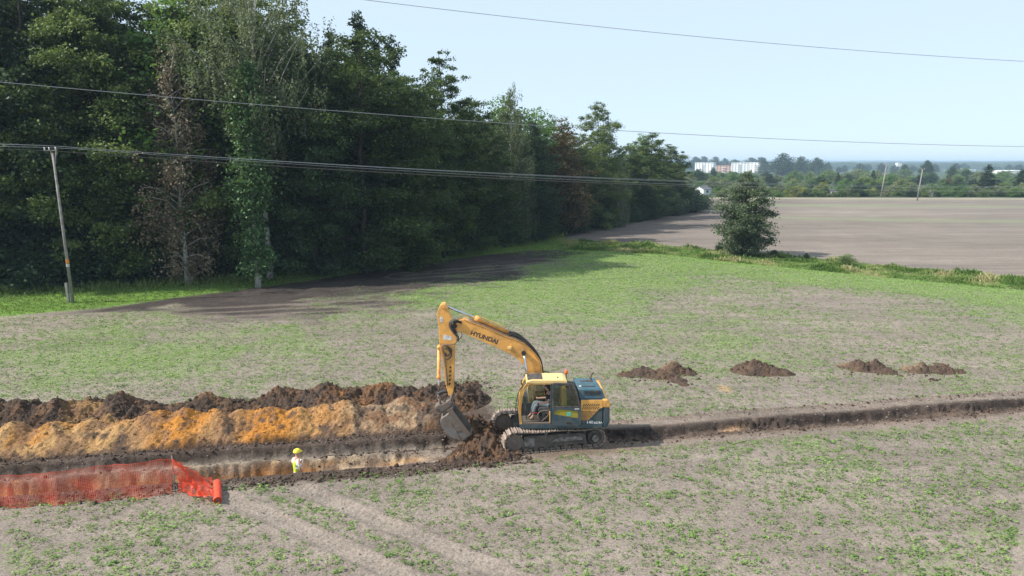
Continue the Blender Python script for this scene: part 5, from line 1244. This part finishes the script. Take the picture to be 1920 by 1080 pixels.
# open door, latched back against the side
def frame_prism(bm, outer, inner, v0, v1):
    n = len(outer); A_ = [bm.verts.new((x, v0, z)) for x, z in outer]; B_ = [bm.verts.new((x, v0, z)) for x, z in inner]; C_ = [bm.verts.new((x, v1, z)) for x, z in outer]; D_ = [bm.verts.new((x, v1, z)) for x, z in inner]
    for i in range(n):
        j = (i + 1) % n; bm.faces.new((A_[i], A_[j], B_[j], B_[i])); bm.faces.new((C_[i], D_[i], D_[j], C_[j])); bm.faces.new((A_[i], C_[i], C_[j], A_[j])); bm.faces.new((B_[i], B_[j], D_[j], D_[i]))
bm = bmesh.new()
frame_prism(bm, [(.085, 1.68), (.085, 2.56), (.12, 2.61), (.78, 2.60), (.90, 2.53), (1.00, 2.25), (1.13, 1.68)], [(.145, 1.74), (.145, 2.46), (.18, 2.51), (.76, 2.51), (.85, 2.44), (.93, 2.22), (1.065, 1.74)], -1.30, -1.255)
bev(bm, .006, 1); door = bm_obj('cab_door', bm, M['darkpanel'], ex)
bm = bmesh.new(); frame_prism(bm, [(.085, 1.0), (.085, 1.68), (1.13, 1.68), (1.15, 1.25), (1.12, 1.03), (1.0, .985)], [(.15, 1.44), (.15, 1.50), (.34, 1.63), (1.02, 1.55), (1.03, 1.29), (.9, 1.30)], -1.303, -1.252)
bm_obj('lower_panel', bm, M['blue'], door)
prism('olive_pane', [(.13, 1.42), (.13, 1.51), (.34, 1.64), (1.03, 1.56), (1.04, 1.28), (.9, 1.29)], -1.283, -1.27, M['olive'], door)
box('teal_label', .62, .78, -1.289, -1.2835, 1.37, 1.52, M['teal'], door); box('handle', .62, .80, -1.325, -1.304, 1.10, 1.14, M['black'], door, .005); box('maker_plate', .90, 1.06, -1.3065, -1.303, 1.62, 1.655, M['wletter'], door)
pane('door_window', [(.13, -1.285, 1.72), (1.08, -1.285, 1.72), (.94, -1.285, 2.25), (.86, -1.285, 2.46), (.76, -1.285, 2.52), (.16, -1.285, 2.52)], M['glass2'], door)
# boom, arm and bucket
bp2 = [(-3.49, 4.40), (-3.43, 4.62), (-3.30, 4.68), (-3.14, 4.69), (-2.38, 4.40), (-1.65, 4.06), (-1.20, 3.90), (-.95, 3.77), (-.68, 3.55), (-.50, 3.35), (-.34, 3.12), (-.27, 2.9), (-.25, 2.66), (-.12, 1.62), (-.20, 1.38), (-.42, 1.34), (-.60, 1.55), (-.80, 2.66), (-.91, 2.95), (-1.08, 3.14), (-1.39, 3.36), (-1.9, 3.62), (-2.56, 3.92), (-3.32, 4.25)]
boom = prism('boom', bp2, -.13, .30, M['yellow'], ex, .018)
fl = [(-3.14, 4.70), (-2.38, 4.41), (-1.65, 4.07), (-1.20, 3.91), (-.95, 3.78), (-.67, 3.56), (-.48, 3.36), (-.32, 3.13), (-.25, 2.9), (-.23, 2.66), (-.10, 1.62)]
strip_prism('top_flange', fl, -.022, -.155, .325, M['yellow'], boom, 0)
lg = math.atan2(3.82 - 4.17, -1.90 + 2.85)
text_mesh('lettering', 'HYUNDAI', .235, M['letter'], boom, Matrix.Translation((-2.90, -.1305, 4.135)) @ Matrix.Rotation(-lg, 4, 'Y') @ RX, .002, .009, 1.02)
for i, (dv, rr_) in enumerate(((-.11, .018), (-.05, .018), (.22, .018), (.28, .018))):
    tube('hydraulic_pipe', crv([(-2.95, dv, 4.66), (-2.38, dv, 4.45), (-1.65, dv, 4.11), (-1.2, dv, 3.95), (-.95, dv, 3.83)], 4), rr_, M['steel'], boom)
for dv, b in ((-.06, .05), (.02, .09), (.10, .07), (.16, .10), (.22, .04)):
    tube('hydraulic_hose', crv([(-1.50, dv, 4.12), (-1.21, dv, 4.03 + b), (-.89, dv, 3.80 + b), (-.60, dv, 3.52 + b), (-.38, dv, 3.22 + b), (-.22, dv, 2.9 + b * .6), (-.14, dv, 2.3)], 5), .026, M['black'], boom)
box('work_lamp', -1.50, -1.36, -.20, -.13, 3.57, 3.67, M['cream'], boom, .012)
cyl('boom_pin', (-.91, -.22, 3.44), (-.91, .39, 3.44), .075, M['black'], boom, 18)
for v in (-.235, .36):
    bc = tube('boom_cylinder', [(-.60, v, 1.15), (-.72, v, 2.15)], .075, M['yellow'], ex, 14); tube('rod', [(-.71, v, 2.05), (-.895, v, 3.40)], .042, M['chrome'], bc, 12); cyl('rod_eye', (-.91, v - .045, 3.44), (-.91, v + .045, 3.44), .088, M['black'], bc, 16)
ac = tube('arm_cylinder', [(-1.46, .085, 4.16), (-2.52, .085, 4.63), (-2.54, .085, 4.64), (-2.72, .085, 4.72)], [.075, .075, .095, .095], M['yellow'], ex, 16)
tube('rod', [(-2.70, .085, 4.712), (-3.82, .085, 5.17)], .045, M['chrome'], ac, 14); tube('feed_pipe', crv([(-2.66, .085, 4.80), (-2.3, .085, 4.66), (-1.9, .085, 4.50), (-1.55, .085, 4.33)], 4), .014, M['yellow'], ac); cyl('base_eye', (-1.42, -.02, 4.13), (-1.42, .19, 4.13), .08, M['black'], ac, 14)
ap = [(-3.80, 5.27), (-3.87, 5.285), (-3.96, 5.25), (-4.03, 5.15), (-4.10, 4.93), (-4.09, 4.72), (-4.05, 4.48), (-4.03, 3.70), (-3.90, 3.15), (-3.80, 2.10), (-3.72, 1.78), (-3.60, 1.76), (-3.54, 1.99), (-3.47, 3.70), (-3.42, 3.84), (-3.38, 4.0), (-3.37, 4.12), (-3.43, 4.26), (-3.58, 4.45), (-3.64, 4.55), (-3.60, 4.68), (-3.56, 4.74), (-3.68, 4.98), (-3.72, 5.16)]
arm = prism('arm', ap, -.165, .335, M['yellow'], ex, .018)
cyl('top_pin', (-3.86, -.19, 5.15), (-3.86, .36, 5.15), .055, M['yellow'], arm, 16); cyl('boom_pivot', (-3.46, -.185, 4.46), (-3.46, .355, 4.46), .09, M['black'], arm, 18)
for pl, nm in (([(-4.0, 4.81), (-3.89, 4.81), (-3.89, 4.61), (-4.0, 4.61)], 'label'), ([(-3.88, 4.14), (-3.58, 4.08), (-3.59, 3.93), (-3.89, 3.96)], 'label')): prism(nm, pl, -.170, -.1655, M['wletter'], arm)
prism('side_plate', [(-4.06, 3.68), (-3.92, 3.2), (-3.83, 2.2), (-3.78, 2.2), (-3.87, 3.2), (-3.98, 3.68)], -.185, -.166, M['yellow'], arm)
tube('hose_loop', crv([(-3.31, -.2, 4.70), (-3.52, -.2, 4.72), (-3.65, -.2, 4.61), (-3.64, -.2, 4.43), (-3.53, -.2, 4.23), (-3.40, -.2, 4.07), (-3.38, -.2, 3.94), (-3.49, -.2, 3.78), (-3.87, -.19, 3.75), (-3.91, -.19, 3.60), (-3.84, -.19, 3.26), (-3.75, -.19, 2.2)], 5), .02, M['steel'], arm)
tube('hose_loop', crv([(-3.20, -.16, 4.60), (-3.40, -.2, 4.68), (-3.57, -.21, 4.60), (-3.58, -.21, 4.43), (-3.46, -.2, 4.22), (-3.33, -.2, 4.06), (-3.34, -.2, 3.90)], 5), .03, M['black'], arm)
tube('hose_loop', crv([(-3.20, -.1, 4.55), (-3.36, -.16, 4.62), (-3.50, -.18, 4.50), (-3.50, -.18, 4.36), (-3.40, -.18, 4.2)], 5), .032, M['black'], arm)
tube('hose_loop', crv([(-3.34, -.1, 4.25), (-3.22, -.1, 4.2), (-3.21, -.1, 4.05), (-3.34, -.1, 3.93)], 5), .014, M['black'], arm)
tube('hose_coil', crv([(-3.8, -.2, 3.71), (-3.63, -.2, 3.62), (-3.59, -.2, 3.49), (-3.63, -.2, 3.3), (-3.77, -.19, 3.19)], 5), .026, M['black'], arm); tube('hose_coil', crv([(-3.83, -.19, 3.62), (-3.69, -.2, 3.58), (-3.65, -.2, 3.44), (-3.76, -.19, 3.33), (-3.83, -.19, 3.45)], 5), .026, M['black'], arm)
bm = bmesh.new()
for k in range(5): z = 2.25 + k * .16; box_bm(bm, (-3.68 + .01 * k, -.168, z), (.06, .012, .09), Matrix.Rotation(.5, 4, 'Y'))
bm_obj('arm_marking', bm, M['letter'], arm)
tube('lug', [(-4.06, .0, 3.60), (-4.06, .17, 3.60)], .085, M['yellow'], arm, 14)
bcy = tube('bucket_cylinder', [(-4.07, .085, 3.60), (-4.10, .085, 2.50), (-4.10, .085, 2.47), (-4.105, .085, 2.36)], [.062, .062, .078, .078], M['yellow'], ex, 14); tube('rod', [(-4.105, .085, 2.38), (-4.12, .085, 1.82)], .034, M['chrome'], bcy, 12)
lk = tube('linkage', crv([(-4.17, .085, 1.66), (-4.10, .085, 1.80), (-3.85, .085, 1.88), (-3.60, .085, 1.86)], 5), .075, M['black'], ex, 12)
for v in (-.14, .30):
    tube('link_bar', [(-4.12, v, 1.74), (-3.99, v, 1.34)], .045, M['steel'], lk, 10); tube('link_bar', [(-3.60, v, 1.86), (-3.66, v, 1.46)], .05, M['steel'], lk, 10)
tube('link_pin', [(-4.12, -.2, 1.74), (-4.12, .36, 1.74)], .04, M['steel'], lk, 12)
cp = prism('quick_coupler', [(-4.25, 1.33), (-4.14, 1.43), (-3.95, 1.46), (-3.70, 1.62), (-3.57, 1.55), (-3.60, 1.39), (-3.80, 1.26), (-4.08, 1.09), (-4.24, 1.20)], -.20, .28, M['steel'], ex, .03)
cyl('coupler_pin', (-4.14, -.25, 1.26), (-4.14, .33, 1.26), .05, M['muddy'], cp, 14); cyl('coupler_pin', (-3.68, -.25, 1.48), (-3.68, .33, 1.48), .05, M['muddy'], cp, 14)
side = [(-3.74, 1.13), (-3.98, .96), (-4.04, .84), (-3.98, .62), (-3.78, .32), (-3.62, .22), (-3.23, .07), (-2.93, .33), (-3.60, 1.36)]
bk = prism('bucket', side, -.40, -.365, M['bucket'], ex, .006)
prism('side_wall', side, .385, .42, M['bucket'], bk, .006)
bm = bmesh.new(); back = [(-3.60, 1.36), (-3.74, 1.13), (-3.98, .96), (-4.04, .84), (-3.98, .62), (-3.78, .32), (-3.62, .22), (-3.23, .07)]
ins = [(-3.56, 1.30), (-3.70, 1.09), (-3.94, .93), (-3.995, .83), (-3.94, .64), (-3.75, .355), (-3.60, .26), (-3.22, .11)]
prism_bm(bm, back + ins[::-1], -.362, .382); bm_obj('shell', bm, M['bucket'], bk)
for v0, v1 in ((-.425, -.403), (.423, .445)): prism('side_cutter', [(-3.79, 1.30), (-3.62, 1.39), (-2.89, .35), (-3.02, .24)], v0, v1, M['steel'], bk, .004)
for v0, v1 in ((-.414, -.402),): prism('wear_plate', [(-3.76, .72), (-3.62, .80), (-3.25, .10), (-3.60, .22)], v0, v1, M['bucket'], bk, .003); prism('wear_plate', [(-3.52, .62), (-3.20, .76), (-3.05, .55), (-3.44, .44)], v0, v1 + .0, M['steel'], bk, .003)
prism('cutting_edge', [(-3.25, .05), (-3.23, .09), (-2.90, .36), (-2.86, .33), (-3.10, .10)], -.36, .38, M['steel'], bk, .004)
for v in (-.14, .16): prism('bucket_ear', [(-3.86, 1.05), (-4.22, 1.20), (-4.18, 1.32), (-3.74, 1.56), (-3.60, 1.50), (-3.58, 1.34)], v - .02, v + .02, M['steel'], bk)

# operator, sitting in the cab and looking left
op = empty('person', (OX, OY, 0), math.radians(1.0), 'person with short dark hair and black t-shirt sitting at the controls in the cab', 'person')
q = .93
ob = [(-.02, -.78, 1.60, .12, .14), (.0, -.78, 1.74, .10, .12), (.02, -.78, 1.93, .11, .14), (.01, -.78, 2.07, .085, .10), (-.02, -.78, 2.15, .048), (-.06, -.78, 2.215, .068, .075), (-.075, -.78, 2.30, .09, .078), (-.06, -.78, 2.37, .075, .066), (-.17, -.78, 2.26, .012),
      (.01, -.94, 2.06, .055), (-.02, -1.01, 1.82, .045), (-.30, -1.03, 1.76, .036), (.01, -.62, 2.06, .055), (-.02, -.56, 1.82, .045), (-.32, -.54, 1.80, .036),
      (-.06, -.87, 1.60, .085), (-.50, -.92, 1.66, .07), (-.58, -.92, 1.24, .05), (-.70, -.92, 1.13, .035), (-.06, -.69, 1.60, .085), (-.52, -.64, 1.67, .07), (-.62, -.64, 1.24, .05), (-.74, -.64, 1.13, .035)]
oe = [(0, 1), (1, 2), (2, 3), (3, 4), (4, 5), (5, 6), (6, 7), (6, 8), (3, 9), (9, 10), (10, 11), (3, 12), (12, 13), (13, 14), (0, 15), (15, 16), (16, 17), (17, 18), (0, 19), (19, 20), (20, 21), (21, 22)]
hand(ob, oe, 11, (-.30, -1.03, 1.76), (-1, -.1, .1), (0, .3, 1), .009, .95); hand(ob, oe, 14, (-.32, -.54, 1.80), (-1, .05, 0), (0, -.3, 1), .009, .95)
skin('body', ob, oe, M['skin'], op)
skin('t_shirt', [(-.02, -.78, 1.60, .135, .155), (.0, -.78, 1.75, .118, .138), (.02, -.78, 1.93, .128, .155), (.01, -.78, 2.08, .10, .11), (.01, -.945, 2.06, .072), (-.01, -1.0, 1.90, .062), (.01, -.615, 2.06, .072), (-.01, -.57, 1.90, .062)], [(0, 1), (1, 2), (2, 3), (3, 4), (4, 5), (3, 6), (6, 7)], M['black_cloth'], op)
skin('trousers', [(-.02, -.78, 1.58, .13, .15), (-.10, -.87, 1.60, .10), (-.50, -.92, 1.67, .086), (-.58, -.92, 1.26, .068), (-.10, -.69, 1.60, .10), (-.52, -.64, 1.68, .086), (-.62, -.64, 1.26, .068)], [(0, 1), (1, 2), (2, 3), (0, 4), (4, 5), (5, 6)], M['jeans'], op)
for v, x0 in ((-.92, -.58), (-.64, -.62)): skin('shoe', [(x0, v, 1.19, .052), (x0, v, 1.13, .05), (x0 - .15, v, 1.12, .04)], [(0, 1), (1, 2)], M['boots'], op)
head_bits(op, (-.075, -.78, 2.29), .92, -1, True)

# ------------------------------------------------------------------ clear any source tree that was never planted
for k, r in proto.items():
    if k not in used_proto:
        for ch in list(r.children): bpy.data.objects.remove(ch)
        bpy.data.objects.remove(r)

# ------------------------------------------------------------------ haze
HAZE = True
if HAZE:
    bm = bmesh.new(); bmesh.ops.create_cube(bm, size=1); bmesh.ops.transform(bm, matrix=Matrix.Translation((0, 0, 12.0)) @ Matrix.Diagonal((26000, 26000, 40, 1)), verts=bm.verts[:])
    m = bpy.data.materials.new('haze'); m.use_nodes = True; nt = m.node_tree
    for n in list(nt.nodes):
        if n.type == 'BSDF_PRINCIPLED': nt.nodes.remove(n)
    vol = nt.nodes.new('ShaderNodeVolumePrincipled'); vol.inputs['Color'].default_value = (.60, .80, 1.0, 1); vol.inputs['Density'].default_value = .00024; vol.inputs['Anisotropy'].default_value = .0
    nt.links.new(vol.outputs[0], nt.nodes['Material Output'].inputs['Volume'])
    tag(bm_obj('haze', bm, m), kind='stuff')
